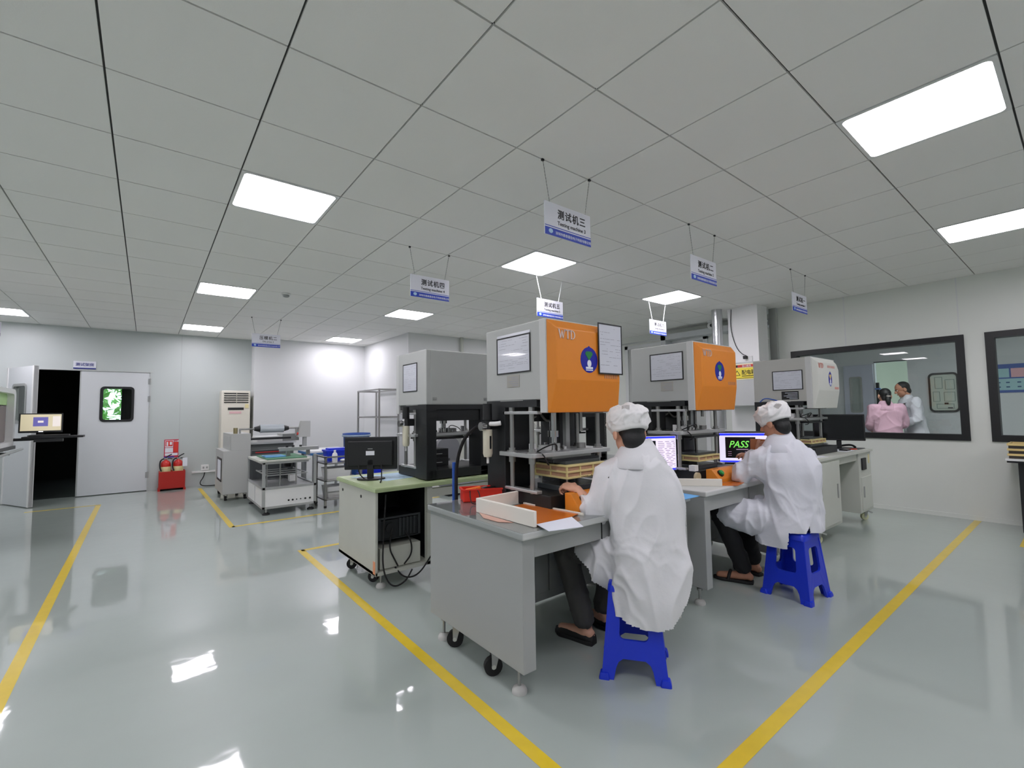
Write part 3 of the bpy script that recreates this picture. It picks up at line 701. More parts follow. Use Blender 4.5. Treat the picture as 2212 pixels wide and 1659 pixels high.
# second bench, one step right
F2 = T('work_bench', 'grey bench under the second orange machine, between the two seated people', 'work bench', (3.6, 2.06, 0), 0, 'grey work benches under the machines')
MB().box(2.905, 1.62, .725, 4.42, 2.52, .762).build('bench_top', mat('bench_top_grey', (196, 198, 196), .32), F2, .010, 3)
MB().prism([(2.915, 1.64), (2.985, 1.64), (2.985, 1.67), (2.945, 1.67), (2.945, 2.50), (2.915, 2.50)], (0, 0, .12), X, Y, (0, 0, .605)).build('end_panel', BG, F2, .003)
MB().box(2.985, 1.655, .62, 3.57, 1.675, .722).box(3.59, 1.655, .62, 4.02, 1.675, .722).build('apron', BG, F2, .002)
MB().box(4.02, 1.65, .12, 4.41, 2.48, .725).build('drawer_unit', BG, F2, .003)
for z0, z1 in ((.52, .71), (.14, .505)): MB().box(4.035, 1.642, z0, 4.40, 1.652, z1).build('drawer', GREY, F2, .002)
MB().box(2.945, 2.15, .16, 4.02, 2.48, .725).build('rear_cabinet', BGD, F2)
for x, y in ((2.955, 1.72), (2.955, 2.42), (4.36, 1.72), (4.36, 2.42)): foot(F2, x, y, .12)
# cream pedestal bench of the cream machine
F1 = T('work_bench', 'cream pedestal bench with an open knee space under the cream machine', 'work bench', (5.8, 2.05, 0), 0, 'grey work benches under the machines')
MB().box(4.99, 1.64, .79, 6.68, 2.52, .82).build('bench_top', CREAM, F1, .004)
MB().box(5.03, 1.66, .13, 5.60, 2.48, .79).build('left_pedestal', CREAM, F1, .004)
MB().box(6.22, 1.66, .13, 6.66, 2.48, .79).build('right_pedestal', CREAM, F1, .004)
MB().box(5.60, 2.3, .13, 6.22, 2.48, .79).build('back_panel', CREAM, F1)
MB().box(5.60, 1.68, .71, 6.22, 1.70, .79).build('keyboard_drawer', CREAM, F1, .003)
d = MB().box(5.07, 1.648, .16, 5.56, 1.662, .77).build('pedestal_door', CREAM, F1, .003)
MB().box(5.46, 1.64, .40, 5.48, 1.65, .54).build('flush_handle', GREYD, d)
d = MB().box(5.018, 1.75, .16, 5.032, 2.40, .77).build('side_door', CREAM, F1, .003)
MB().box(5.008, 1.80, .40, 5.02, 1.85, .56).build('flush_handle', GREYD, d)
d = MB().box(6.26, 1.648, .16, 6.62, 1.662, .52).build('pedestal_door', CREAM, F1, .003)
MB().box(6.30, 1.64, .30, 6.32, 1.65, .42).build('flush_handle', GREYD, d)
MB().box(6.30, 1.645, .60, 6.44, 1.662, .73).build('dark_recess', BLACKP, F1)
MB().box(6.56, 1.655, .66, 6.59, 1.661, .76).build('yellow_label', mat('label_cream', (226, 214, 160), .5), F1)
CW = mat('pale_caster_wheel', (206, 208, 170), .5)
caster(F1, 5.12, 1.72, .13, 2.6, .04, CW, True); caster(F1, 6.58, 1.72, .13, 2.5, .04, CW, True); caster(F1, 5.12, 2.40, .13, .5, .04, CW); caster(F1, 6.58, 2.40, .13, .5, .04, CW)
# green topped rear bench with a computer bay
GRN = mat('green_bench_mat', (168, 184, 140), .45, var=.22, vscale=4)
CRB = mat('bench_cream_scuffed', (190, 192, 182), .45, var=.06, vscale=5)
F4 = T('work_bench', 'green topped bench on casters with a computer in its open bay', 'work bench', (2.0, 3.75, 0), 0, 'grey work benches under the machines')
MB().box(1.325, 3.30, .725, 2.95, 4.18, .752).box(1.33, 3.305, .752, 2.945, 4.175, .757, 1).build('bench_top', [GRN, GRN], F4, .004)
MB().box(1.34, 3.33, .115, 1.36, 4.15, .725).build('end_panel', CRB, F4, .003)
MB().box(1.34, 3.33, .115, 1.80, 4.15, .14).build('bay_floor', CRB, F4)
MB().box(1.36, 3.9, .14, 1.80, 3.92, .725).build('bay_back', BLACK, F4)
MB().box(1.765, 3.33, .115, 1.81, 3.375, .725).build('bay_post', CRB, F4)
MB().box(1.81, 3.335, .115, 2.95, 3.375, .19).box(1.81, 3.335, .635, 2.95, 3.375, .70).build('front_rail', CRB, F4)
MB().box(1.79, 3.40, .14, 1.80, 3.9, .725).build('bay_side', BLACK, F4)
MB().box(2.90, 3.33, .115, 2.95, 4.15, .725).build('far_end_panel', CRB, F4)
for y in (3.62, 4.05): MB().cyl((1.336, y, .66), (1.341, y, .66), .012, n=14).build('screw_cover', BLACKP, F4)
MB().box(1.338, 3.331, .13, 1.3405, 3.37, .22).build('orange_label', mat('label_orange', (226, 150, 110), .5), F4)
caster(F4, 1.41, 3.98, .115, 2.6, .042, brake=True); caster(F4, 1.43, 3.56, .115, 2.3, .04); caster(F4, 2.86, 3.98, .115, .8)
foot(F4, 1.42, 3.42, .115); foot(F4, 2.86, 3.42, .115)
# rear bench of the fifth machine
F5 = T('work_bench', 'rear bench seen through the gaps of the front machines', 'work bench', (3.8, 3.75, 0), 0, 'grey work benches under the machines')
MB().box(3.05, 3.30, .725, 4.55, 4.18, .757).build('bench_top', BGD, F5, .004)
MB().box(3.07, 3.34, .1, 3.10, 4.14, .725).box(4.50, 3.34, .1, 4.53, 4.14, .725).build('end_panel', BGD, F5)
MB().box(3.10, 3.5, .1, 4.50, 3.52, .725).build('back_panel', BGD, F5)
for x in (3.1, 4.5):
    for y in (3.4, 4.08): foot(F5, x, y, .1)

# ---------------- things inside and on the benches
t = T('computer_chassis', 'open black computer chassis on a grey unit in the bench bay', 'computer', (1.56, 3.6, .14))
MB().box(1.39, 3.40, .345, 1.74, 3.86, .35).box(1.39, 3.40, .5, 1.74, 3.41, .515).box(1.39, 3.40, .345, 1.41, 3.41, .5).box(1.72, 3.40, .345, 1.74, 3.41, .5).build('frame', mat('dark_grey_metal', (70, 74, 76), .4, .6), t)
b = MB()
for k in range(5): b.box(1.56 + k * .03, 3.402, .36, 1.575 + k * .03, 3.41, .495)
b.build('slot_cover', mat('dark_grey_metal', (70, 74, 76), .4, .6), t)
MB().cyl((1.49, 3.402, .43), (1.49, 3.395, .43), .04, n=20).build('fan_grille', BLACKP, t)
MB().box(1.40, 3.41, .35, 1.73, 3.85, .49).build('case', BLACK, t)
tag(MB().box(1.39, 3.36, .145, 1.72, 3.84, .30).build('power_unit', CRB, None, .004), 'flat cream equipment case at the bottom of the bench bay', 'equipment case')
cab = [[(1.60, 3.392, .40), (1.635, 3.345, .32), (1.64, 3.345, .22), (1.57, 3.335, .16)], [(1.50, 3.392, .43), (1.45, 3.345, .30), (1.50, 3.345, .2), (1.52, 3.335, .155)],
       [(1.42, 3.33, .70), (1.40, 3.325, .40), (1.39, 3.32, .15), (1.45, 3.29, .02), (1.56, 3.29, .04), (1.62, 3.30, .12)], [(1.50, 3.345, .15), (1.56, 3.31, .06), (1.68, 3.31, .06), (1.80, 3.33, .18)]]
nm = ['black cable looping over the flat cream case, right one', 'black cable looping over the flat cream case, left one', 'long black cable hanging from the green bench edge to the floor', 'black cable sagging under the open bench bay']
for c, n in zip(cab, nm): tag(MB().tube(c, .006, smooth_path=3).build('cable', RUBBER), n, 'cable', 'cables at the computer bay')
def monitor(label, x, y, z, rz, w, h, screen, back_text=False, tilt=0.0, stand_h=.10, cat='monitor'):
    """screen faces local -Y"""
    t = T('computer_monitor', label, cat, (x, y, z), rz, 'computer monitors on the benches')
    k = dict(parent=t, world=False)
    MB().prism(circ(0, 0, .115, .085, 28), (0, 0, 0), X, Y, (0, 0, .014)).build('base', BLACKP, bevel=.003, **k)
    MB().box(-.025, .01, .012, .025, .04, stand_h + .09).build('stand', BLACKP, bevel=.004, **k)
    Mx = Matrix.Translation((0, 0, stand_h)) @ Matrix.Rotation(tilt, 4, 'X')
    MB(Mx).box(-w / 2, -.012, 0, w / 2, .018, h).build('housing', BLACKP, bevel=.006, **k)
    MB(Mx).box(-w / 2 + .03, .015, .03, w / 2 - .03, .04, h - .03).build('rear_shell', BLACKP, bevel=.010, **k)
    sc = MB(Mx).box(-w / 2 + .015, -.0135, .02, w / 2 - .015, -.0115, h - .015).build('screen', screen, **k)
    return t, sc, Mx
SCR_OFF = mat('screen_off', (10, 12, 15), .12)
t, s, Mx = monitor('black monitor seen from behind on the green topped bench', 1.49, 3.80, .757, 2.55, .43, .27, SCR_OFF, stand_h=.085)
MB(Mx).box(-.035, .040, .12, .035, .0415, .155).build('white_label', PAPER, t, world=False)
MB(Mx).box(-.02, .040, .17, .02, .041, .176).build('small_mark', GREYD, t, world=False)
MB(Mx).tube([(.09, .03, .06), (.09, .06, -.02), (.05, .05, -.07), (.0, .09, -.08)], .005, smooth_path=2).tube([(-.09, .03, .06), (-.10, .07, -.03), (-.11, .12, -.075), (-.12, .22, -.08)], .005, smooth_path=2).build('cable', RUBBER, t, world=False)
SCR_W = mat('screen_white_window', (226, 218, 238), .3, emit=.30)
SCR_B = mat('screen_blue_bar', (34, 50, 235), .3, emit=.36)
SCR_K = mat('screen_black_window', (12, 14, 16), .2)
SCR_G = mat('screen_green_text', (120, 220, 90), .3, emit=.30)
SCR_T = mat('screen_dim_text', (150, 120, 145), .3, emit=.22)
t, s, Mx = monitor('lit monitor showing a white form, right of the front seated person', 3.09, 2.16, .762, -.45, .44, .30, SCR_W, stand_h=.055)
MB(Mx).box(-.2, -.0145, .268, .2, -.0135, .282).box(-.2, -.0145, .021, .2, -.0135, .034).build('blue_bar', SCR_B, s, world=False)
MB(Mx).box(-.2, -.0145, .09, .03, -.0135, .25).build('dark_window', SCR_K, s, world=False)
b = MB(Mx); rn = random.Random(4)
for k in range(15):
    x = .05
    while x < .19:
        L = rn.uniform(.015, .06); b.box(x, -.0145, .05 + k * .0135, min(.195, x + L), -.0135, .054 + k * .0135); x += L + .02
b.build('text_lines', SCR_T, s, world=False)
t, s, Mx = monitor('lit monitor reading PASS in green beside the second seated person', 4.26, 1.98, .762, -.95, .47, .30, SCR_W, stand_h=.04)
MB(Mx).box(-.22, -.0145, .262, .22, -.0135, .282).box(-.22, -.0145, .021, .22, -.0135, .036).build('blue_bar', SCR_B, s, world=False)
MB(Mx).box(-.17, -.0145, .06, .08, -.0135, .248).build('dark_window', SCR_K, s, world=False)
lettering('PASS', .085, Mx @ V((-.055, -.0145, .155)), X, Z, (0, -.001, 0), bold=.012, shear=.3, squeeze=.9).build('lettering', SCR_G, s, world=False)
b = MB(Mx); b.box(-.08, -.0155, .133, .02, -.0145, .141)
for k in range(3): b.box(-.15, -.0155, .115 - k * .017, -.12, -.0145, .119 - k * .017).box(-.01, -.0155, .115 - k * .017, .02, -.0145, .119 - k * .017)
b.build('status_lines', SCR_T, s, world=False)
t, s, Mx = monitor('black monitor with a dark screen on the cream bench by the window', 6.37, 1.88, .82, -1.28, .50, .305, SCR_OFF, stand_h=.10)

# ---------------- on the front bench
ZB = .7646
t = T('tool_tray', 'bright red plastic tray of tools on the front bench', 'tray', (1.66, 2.40, ZB), -.42)
k = dict(parent=t, world=False)
b = MB(); b.plate(rrect(-.135, -.06, .135, .06, .012), [rrect(-.128, -.053, .128, .053, .008)], (0, 0, .004), X, Y, (0, 0, .07)); b.box(-.132, -.057, 0, .132, .057, .006)
b.plate(rrect(-.142, -.067, .142, .067, .014), [rrect(-.13, -.055, .13, .055, .008)], (0, 0, .066), X, Y, (0, 0, .010))
b.build('body', RED, bevel=.002, **k)
for n_, lab, p0, p1, r, m in (('screwdriver', 'orange handled screwdriver lying in the red tray', (-.10, .0, .060), (-.02, .02, .068), .012, mat('tool_orange', (240, 120, 30), .4)),
                              ('pliers', 'black handled pliers lying across the red tray', (.0, -.03, .07), (.11, .03, .072), .009, BLACKP)):
    q = T(n_, lab, 'tool', (1.66, 2.40, ZB), -.42)
    MB().cap(p0, p1, r).build('handle', m, q, world=False)
    d = (V(p1) - V(p0)).normalized(); MB().cap(V(p1), V(p1) + d * .05, .004).build('shaft', STEEL, q, world=False)
tag(MB().tube([(1.55, 2.38, ZB + .07), (1.52, 2.33, ZB + .03), (1.51, 2.30, ZB + .006), (1.545, 2.27, ZB + .006), (1.57, 2.30, ZB + .05), (1.60, 2.38, ZB + .075)], .003, smooth_path=3).build('cord', RUBBER), 'thin black wire looped over the end of the red tray', 'wire')
FOAM = mat('foam_white', (226, 222, 212), .7, bump=.03, bscale=120)
t = T('foam_guide', 'white L shaped foam guide standing on the front bench', 'foam guide', (1.5, 1.95, ZB))
b = MB(); b.prism([(1.425, 2.13), (1.435, 1.66), (1.455, 1.66), (1.447, 2.115), (1.735, 2.14), (1.735, 2.16)], (0, 0, ZB), X, Y, (0, 0, .075)); b.build('strip', FOAM, t, .003)
tag(MB().prism([(1.745, 2.11), (1.755, 2.11), (1.80, 1.68), (1.79, 1.68)][::-1], (0, 0, ZB), X, Y, (0, 0, .012)).build('foam_strip', FOAM), 'thin white strip along the orange film on the front bench', 'strip')
FILM = mat('orange_film', (206, 112, 40), .18, var=.12, vscale=9)
tag(MB().prism([(1.452, 1.672), (1.72, 1.69), (1.785, 1.71), (1.742, 2.10), (1.452, 2.10)], (0, 0, ZB + .002), X, Y, (0, 0, .004)).build('film_stack', FILM), 'stack of orange film sheets inside the white foam guide', 'film')
tag(MB().prism([(1.425, 2.10), (1.37, 1.98), (1.375, 1.86), (1.425, 1.80)], (0, 0, ZB + .0005), X, Y, (0, 0, .001)).build('film_offcut', mat('pale_film', (206, 160, 142), .2)), 'pale curved film offcut under the foam guide edge', 'film')
tag(MB().prism([(1.465, 1.675), (1.425, 1.545), (1.60, 1.50), (1.70, 1.672)], (0, 0, ZB + .007), X, Y, (0, 0, .0022)).build('white_sheet', mat('sheet_bluish_white', (224, 229, 240), .5)), 'white sheet jutting over the front edge of the bench', 'sheet')
tag(MB().prism([(2.45, 1.57), (2.74, 1.57), (2.76, 1.84), (2.45, 1.84)], (0, 0, .7625), X, Y, (0, 0, .002)).build('blue_sheet', mat('sheet_sky_blue', (104, 172, 228), .5)), 'sky blue sheet on the right end of the front bench', 'sheet')
tag(MB().prism([(2.50, 1.66), (2.66, 1.64), (2.66, 1.82), (2.50, 1.82)], (0, 0, .7646), X, Y, (0, 0, .006)).build('film_pad', FILM), 'small orange film pad on the sky blue sheet', 'film')
def control_box(label, x, y, z, L, rz=0):
    t = T('control_box', label, 'control box', (x, y, z), rz, 'orange control boxes of the machines')
    k = dict(parent=t, world=False)
    MB().prism([(0, 0), (.10, 0), (.10, .095), (.055, .095), (0, .03)], (0, 0, 0), Y, Z, (L, 0, 0)).build('housing', ORANGE, bevel=.003, **k)
    n = V((0, -.065, .055)).normalized(); vv = V((0, .055, .065)).normalized()
    for q, x_ in enumerate((.07, L - .07)):
        c = V((x_, .0275, .0625))
        h = MB().cyl(c, c + n * .012, .026, n=24).build('button_ring', BLACKP, **k)
        MB().cyl(c + n * .01, c + n * .024, .02, .018, n=24).build('button', mat('button_green', (20, 150, 70), .3), h, world=False)
        MB().box(x_ - .03, .056, .0945, x_ + .03, .065, .097).build('button_mark', mat('orange_shadow_print', (150, 84, 24), .5), **k)  # darker orange bar above each button
    return t
control_box('orange control box with a green button under the hand on the front bench', 1.815, 1.735, .7646, .56)
control_box('orange control box with a green button before the second seated person', 3.30, 1.735, .762, .52)
def fixture(label, x0, y0, z0, W, D, levels, cells, base=True, rest=.84):
    t = T('test_fixture', label, 'test fixture', (x0, y0, rest), 0, 'yellowed test fixtures under the presses')
    gl = mat('fixture_pin_block', (176, 140, 112), .5, var=.2, vscale=40)
    zz = z0
    for li in range(levels):
        MB().box(x0, y0, zz, x0 + W, y0 + D, zz + .012).build('frame_plate', YEL, t, .002)
        if li < levels - 1:
            b = MB(); b.box(x0 + .008, y0 + .008, zz + .012, x0 + W - .008, y0 + D - .008, zz + .034)
            b.build('pin_block', gl, t)
            b = MB()
            for q in range(cells + 1):
                x = x0 + (W - .008) * q / cells; b.box(x, y0 + .001, zz + .012, x + .008, y0 + .009, zz + .034)
            for q in range(3):
                y = y0 + (D - .008) * q / 2; b.box(x0 + .001, y, zz + .012, x0 + .009, y + .008, zz + .034)
            b.build('cell_lattice', YEL, t)
            zz += .034
    b = MB()
    for x in (x0 + .03, x0 + W - .03):
        for y in (y0 + .03, y0 + D - .03): b.cyl((x, y, rest), (x, y, z0), .006, n=10)
    b.build('pillar', STEEL, t)
    b = MB(); b.box(x0 + .01, y0 + .02, rest, x0 + W - .01, y0 + D - .01, rest + .03); b.build('lower_block', mat('smoked_acrylic', (62, 66, 68), .25), t, .003)
    MB().box(x0 + .02, y0 + .03, zz + .012, x0 + W - .02, y0 + D - .02, zz + .03).build('dark_top_plate', mat('smoked_acrylic', (62, 66, 68), .25), t, .002)
    return t
t = fixture('yellowed frame fixture stacked under the front orange machine', 1.90, 1.90, .915, .34, .28, 3, 3, rest=.84)
b = MB(); rn = random.Random(3)
for q in range(9): b.box(2.02 + q * .012, 1.8988, .917, 2.026 + q * .012, 1.90, .917 + rn.uniform(.004, .009))
b.build('ink_mark', INK, t)
t = fixture('thin yellowed fixture under the second orange machine', 3.36, 1.92, .90, .32, .28, 2, 3, rest=.84)
t = fixture('yellow trimmed fixture under the cream machine', 5.40, 1.83, .93, .40, .28, 2, 4, rest=.895)
# small things by the second machine
t = T('tape_reel', 'beige round tape reel leaning at the base of the second machine', 'tape', (3.31, 1.83, .762))
MB().cyl((3.24, 1.86, .80), (3.24, 1.88, .80), .036, n=24).build('reel', mat('tape_beige', (186, 172, 138), .6), t)
tag(MB().box(3.235, 1.885, .841, 3.285, 1.935, .885).build('white_carton', WHITE, None, .002), 'tiny white carton on the base of the second machine', 'carton')
tag(MB().prism([(2.99, 1.92), (2.985, 1.90), (3.20, 1.66), (3.215, 1.675)], (0, 0, .7622), X, Y, (0, 0, .05)).build('foam_strip', FOAM, None, .002), 'long white foam strip on the second bench beside the orange film', 'strip')
tag(MB().prism([(3.215, 1.68), (3.30, 1.60), (3.62, 1.66), (3.60, 1.72), (3.28, 1.725)], (0, 0, .7622), X, Y, (0, 0, .003)).build('film_sheet', FILM), 'orange film sheet on the second bench before the control box', 'film')
# things on the cream bench
tag(MB().prism([(5.95, 1.70), (6.25, 1.70), (6.32, 1.92), (6.0, 1.92)], (0, 0, .8201), X, Y, (0, 0, .003)).build('white_papers', PAPER), 'white papers on the cream bench under the dark monitor', 'paper')
t = T('calculator', 'black calculator on the papers of the cream bench', 'calculator', (6.15, 1.76, .823))
MB().box(6.08, 1.72, .8232, 6.20, 1.80, .838).build('body', BLACKP, t, .004)
b = MB()
for i_ in range(4):
    for j_ in range(3): b.box(6.095 + i_ * .024, 1.728 + j_ * .016, .838, 6.11 + i_ * .024, 1.738 + j_ * .016, .841)
b.build('keys', GREYD, t)
tag(MB().cap((6.21, 1.78, .831), (6.32, 1.70, .831), .007).build('red_marker', mat('marker_red', (190, 60, 40), .4)), 'red marker pen beside the black calculator', 'pen')
tag(MB().box(6.40, 1.70, .8201, 6.64, 2.05, .826).build('mouse_mat', BLACKP, None, .002), 'black mat on the right end of the cream bench', 'mat')
tag(MB().tube([(6.40, 1.93, .838), (6.45, 1.86, .86), (6.52, 1.80, .865), (6.58, 1.78, .835)], .012, smooth_path=2).build('black_cord', RUBBER), 'black cord looped on the mat of the cream bench', 'cord')
tag(MB().prism([(5.05, 1.70), (5.30, 1.66), (5.32, 1.80), (5.08, 1.9)], (0, 0, .8201), X, Y, (0, 0, .002)).build('white_papers', PAPER), 'white paper on the left corner of the cream bench', 'paper')
# pale papers on the green bench
tag(MB().prism([(1.40, 4.02), (1.55, 3.62), (2.02, 3.70), (1.98, 4.05)], (0, 0, .7571), X, Y, (0, 0, .002)).build('blue_paper', mat('paper_pale_blue', (180, 210, 232), .6)), 'pale blue paper on the green bench under the monitor', 'paper')
# ================================================================== PRESS MACHINE AREA AT THE BACK
PG = mat('press_grey', (178, 180, 177), .45)
t = T('press_cabinet', 'tall grey press cabinet with a film roll arm before the air conditioner', 'press machine', (1.1, 8.7, 0))
MB().box(.93, 8.30, .10, 1.30, 9.25, .76).build('cabinet', PG, t, .004)
MB().box(1.03, 8.30, .76, 1.30, 9.25, 1.02).build('raised_cabinet', PG, t, .004)
MB().box(.925, 8.45, .30, .932, 8.95, .62).build('framed_plate', PAPER, t)
MB().plate([(8.44, .28), (8.97, .28), (8.97, .64), (8.44, .64)], [[(8.47, .31), (8.94, .31), (8.94, .61), (8.47, .61)]], (.931, 0, 0), Y, Z, (-.01, 0, 0)).build('plate_border', BLACKP, t)
MB().box(1.025, 8.40, .58, 1.032, 9.1, .98).build('side_panel', GREY, t)
MB().cyl((1.10, 8.4, 1.02), (1.10, 8.4, 1.11), .03).build('brass_post', mat('brass_dull', (150, 140, 104), .4, .6), t)
MB().box(1.15, 8.37, 1.02, 1.17, 8.43, 1.08).build('roll_bracket', GREYD, t)
MB().cyl((1.15, 8.4, 1.085), (2.06, 8.4, 1.085), .014).build('roll_shaft', STEEL, t)
f = MB().cyl((1.44, 8.4, 1.085), (1.79, 8.4, 1.085), .068, n=28).build('film_roll', mat('clear_film_roll', (206, 214, 220), .12, .35), t)
for x in (1.36, 1.79): MB().cyl((x, 8.4, 1.085), (x + .08, 8.4, 1.085), .03 if x < 1.5 else .055, .055 if x < 1.5 else .03).build('roll_core', BLACKP, f)
MB().box(1.98, 8.36, .95, 2.02, 8.44, 1.09).build('far_bracket', GREYD, t)
MB().box(1.30, 8.35, .84, 1.98, 9.1, .87).box(1.30, 8.36, .91, 1.9, 8.42, .94, 1).box(1.42, 8.5, .87, 1.8, 8.95, .95, 2).build('feed_table', [ALU, BLACKP, WHITE], t)
MB().box(1.80, 8.5, .87, 2.06, 8.9, .985).build('motor_box', GREYD, t, .004)
MB().box(1.30, 8.40, .10, 1.95, 9.2, .84).build('rear_housing', mat('rear_housing_dark', (92, 96, 96), .5), t)
for x in (.98, 1.24):
    for y in (8.36, 9.18): caster(t, x, y, .10, 1.2, .035)
t = T('pendant_control', 'grey slanted control head with a red button on a stalk behind the press', 'control panel', (2.12, 8.35, 0))
MB().box(2.08, 8.33, 0, 2.14, 8.37, .93).build('post', GREYD, t)
MB().prism([(1.99, .93), (2.19, .93), (2.19, 1.20), (2.05, 1.20)], (0, 8.30, 0), X, Z, (0, .12, 0)).build('housing', PG, t, .004)
MB().cyl((2.01, 8.33, .985), (1.985, 8.33, .99), .022, n=14).build('stop_button', mat('button_red', (200, 40, 30), .4), t)
# aluminium profile cart in front
t = T('profile_cart', 'aluminium profile cart with white lower panels and a green belt top', 'machine cart', (1.53, 7.2, 0))
x0, x1, y0, y1 = 1.20, 1.87, 6.76, 7.90
for x in (x0, x1 - .035):
    for y in (y0, y1 - .035):
        top = .76 if x > x0 and y < 7 else .68
        MB().box(x, y, .08, x + .035, y + .035, top).build('upright', ALU, t, .002)
for z in (.08, .33, .66):
    b = MB(); zz = z
    b.box(x0, y0 + .002, z, x1, y0 + .033, z + .03).box(x0, y1 - .033, z, x1, y1 - .002, z + .03).box(x0 + .002, y0, z, x0 + .033, y1, z + .03).box(x1 - .033, y0, z, x1 - .002, y1, z + .03)
    if z == .66: b = MB().box(x0, y0 + .002, z, x1 - .1, y0 + .033, z + .03).box(x0, y1 - .033, z, x1, y1 - .002, z + .03).box(x0 + .002, y0, z, x0 + .033, y1, z + .03)
    b.build('rail', ALU, t, .001)
MB().box(x0 + .03, y0 + .01, .11, x1 - .03, y0 + .02, .33).build('white_front_panel', WHITE, t)
b = MB()
for y in (6.80, 7.35): b.box(x0 + .008, y, .11, x0 + .018, y + .5, .33)
b.build('white_side_panel', WHITE, t)
for k, (x, r) in enumerate(((1.52, .012), (1.57, .012), (1.62, .008), (1.67, .008), (1.73, .013), (1.79, .013))): MB().cyl((x, y0 + .012, .165), (x, y0 + .004, .165), r, n=14).build('port', BLACKP, t)
MB().box(x0 + .02, y0 + .02, .335, x1 - .02, y1 - .02, .35).build('lower_deck', ALU, t)
MB().box(x0 + .02, y1 - .08, .35, x1 - .02, y1 - .06, .66).box(x1 - .2, 7.3, .35, x1 - .18, y1 - .06, .6).build('dark_back_panel', mat('smoked_panel', (70, 74, 76), .4), t)
b = MB()
for k in range(4): b.box(x0 + .06, y0 + .05 + k * .24, .50, x1 - .1, y0 + .065 + k * .24, .512)
b.box(x0 + .06, y0 + .04, .50, x0 + .075, y1 - .3, .515).box(x1 - .12, y0 + .04, .50, x1 - .105, y1 - .3, .515)
b.build('wire_shelf', ALU, t)
for x in (1.26, 1.42, 1.62): MB().cyl((x, y0 + .05, .35), (x, y0 + .05, .68), .009, n=10).build('rod', STEEL, t)
MB().box(x0 - .04, y0 - .02, .69, x1 - .08, 7.6, .715).box(x0 + .05, y0 + .01, .716, x1 - .12, 7.5, .73, 1).build('belt_table', [CREAM, mat('belt_green', (72, 124, 92), .5)], t, .003)
MB().box(1.58, 7.0, .38, 1.68, 7.1, .47).build('valve_block', WHITE, t, .004)
MB().box(1.60, 7.35, .55, 1.72, 7.45, .68).build('motor', BLACKP, t, .01)
for x in (1.26, 1.81):
    for y in (6.82, 7.84):
        f = MB().cyl((x, y, .02), (x, y, .08), .012).build('levelling_foot', STEEL, t); MB().lathe([(.045, 0), (.045, .015), (.018, .03)], (x, y, 0), 18).build('foot_pad', BLACKP, f)
tag(MB().box(1.27, 6.95, .7305, 1.52, 7.25, .745).build('blue_pad', mat('pad_light_blue', (110, 170, 220), .5), None, .003), 'light blue pad on the green belt of the profile cart', 'pad')
t = T('feeder_bar', 'silver feeder bar with a red strip lying over the green belt', 'feeder', (1.55, 7.2, .745))
MB().box(1.45, 7.05, .80, 1.98, 7.13, .85).build('bar', ALU, t, .003)
MB().box(1.12, 7.05, .78, 1.45, 7.13, .83).box(1.16, 7.045, .795, 1.45, 7.05, .81, 1).build('black_end', [mat('dark_grey_metal', (70, 74, 76), .4, .6), mat('strip_red', (160, 40, 40), .4)], t)
MB().box(1.55, 7.06, .7305, 1.60, 7.12, .80).box(1.82, 7.06, .7305, 1.86, 7.12, .80).build('bracket', STEEL, t)
b = MB()
for x in (1.56, 1.64, 1.74): b.cyl((x, 7.09, .85), (x, 7.09, .875), .018, n=12)
b.build('clamp_knob', BLACKP, t)
# table behind with a blue edge
t = T('side_table', 'white topped table with a blue edge behind the profile cart', 'table', (2.4, 7.9, 0))
MB().box(1.98, 7.45, .70, 2.62, 8.2, .74).build('table_top', WHITE, t, .002)
MB().box(1.975, 7.44, .68, 2.625, 8.21, .715).build('edge_band', mat('edge_blue', (60, 110, 160), .5), t)
for x in (2.02, 2.56):
    for y in (7.5, 8.14): MB().box(x, y, 0, x + .035, y + .035, .68).build('leg', GREYD, t)
# stainless rack
t = T('steel_rack', 'stainless three tier rack right of the profile cart', 'rack', (2.2, 6.95, 0))
for x in (1.97, 2.47):
    for y in (6.72, 7.16): MB().box(x, y, .03, x + .03, y + .03, .715).build('post', STEEL, t, .002)
for z in (.10, .36, .60):
    MB().box(1.97, 6.72, z, 2.50, 7.19, z + .02).build('shelf', STEEL, t, .002)
b = MB()
for z in (.69,): b.box(1.97, 6.725, z, 2.50, 6.745, z + .02).box(1.97, 7.17, z, 2.50, 7.19, z + .02).box(1.975, 6.72, z, 1.995, 7.19, z + .02).box(2.475, 6.72, z, 2.495, 7.19, z + .02)
b.box(1.975, 6.73, .2, 2.49, 6.745, .22)
b.build('rail', STEEL, t)
for x in (1.985, 2.485):
    for y in (6.735, 7.175): MB().lathe([(.02, 0), (.02, .03), (.012, .03)], (x, y, 0), 12).build('foot', RUBBER, t)
t = T('plastic_bottle', 'white plastic bottle on the top tier of the steel rack', 'bottle', (2.13, 6.80, .62))
MB().lathe([(.035, 0), (.037, .01), (.037, .10), (.03, .125), (.014, .14), (.014, .15)], (2.13, 6.80, .62), 20).build('body', WHITE, t)
MB().cyl((2.13, 6.80, .765), (2.13, 6.80, .792), .016).build('cap', WHITE, t)
tag(MB().ell((2.26, 6.82, .64), (.05, .04, .02)).build('white_cloth', WHITE), 'crumpled white wipe beside the plastic bottle', 'wipe')
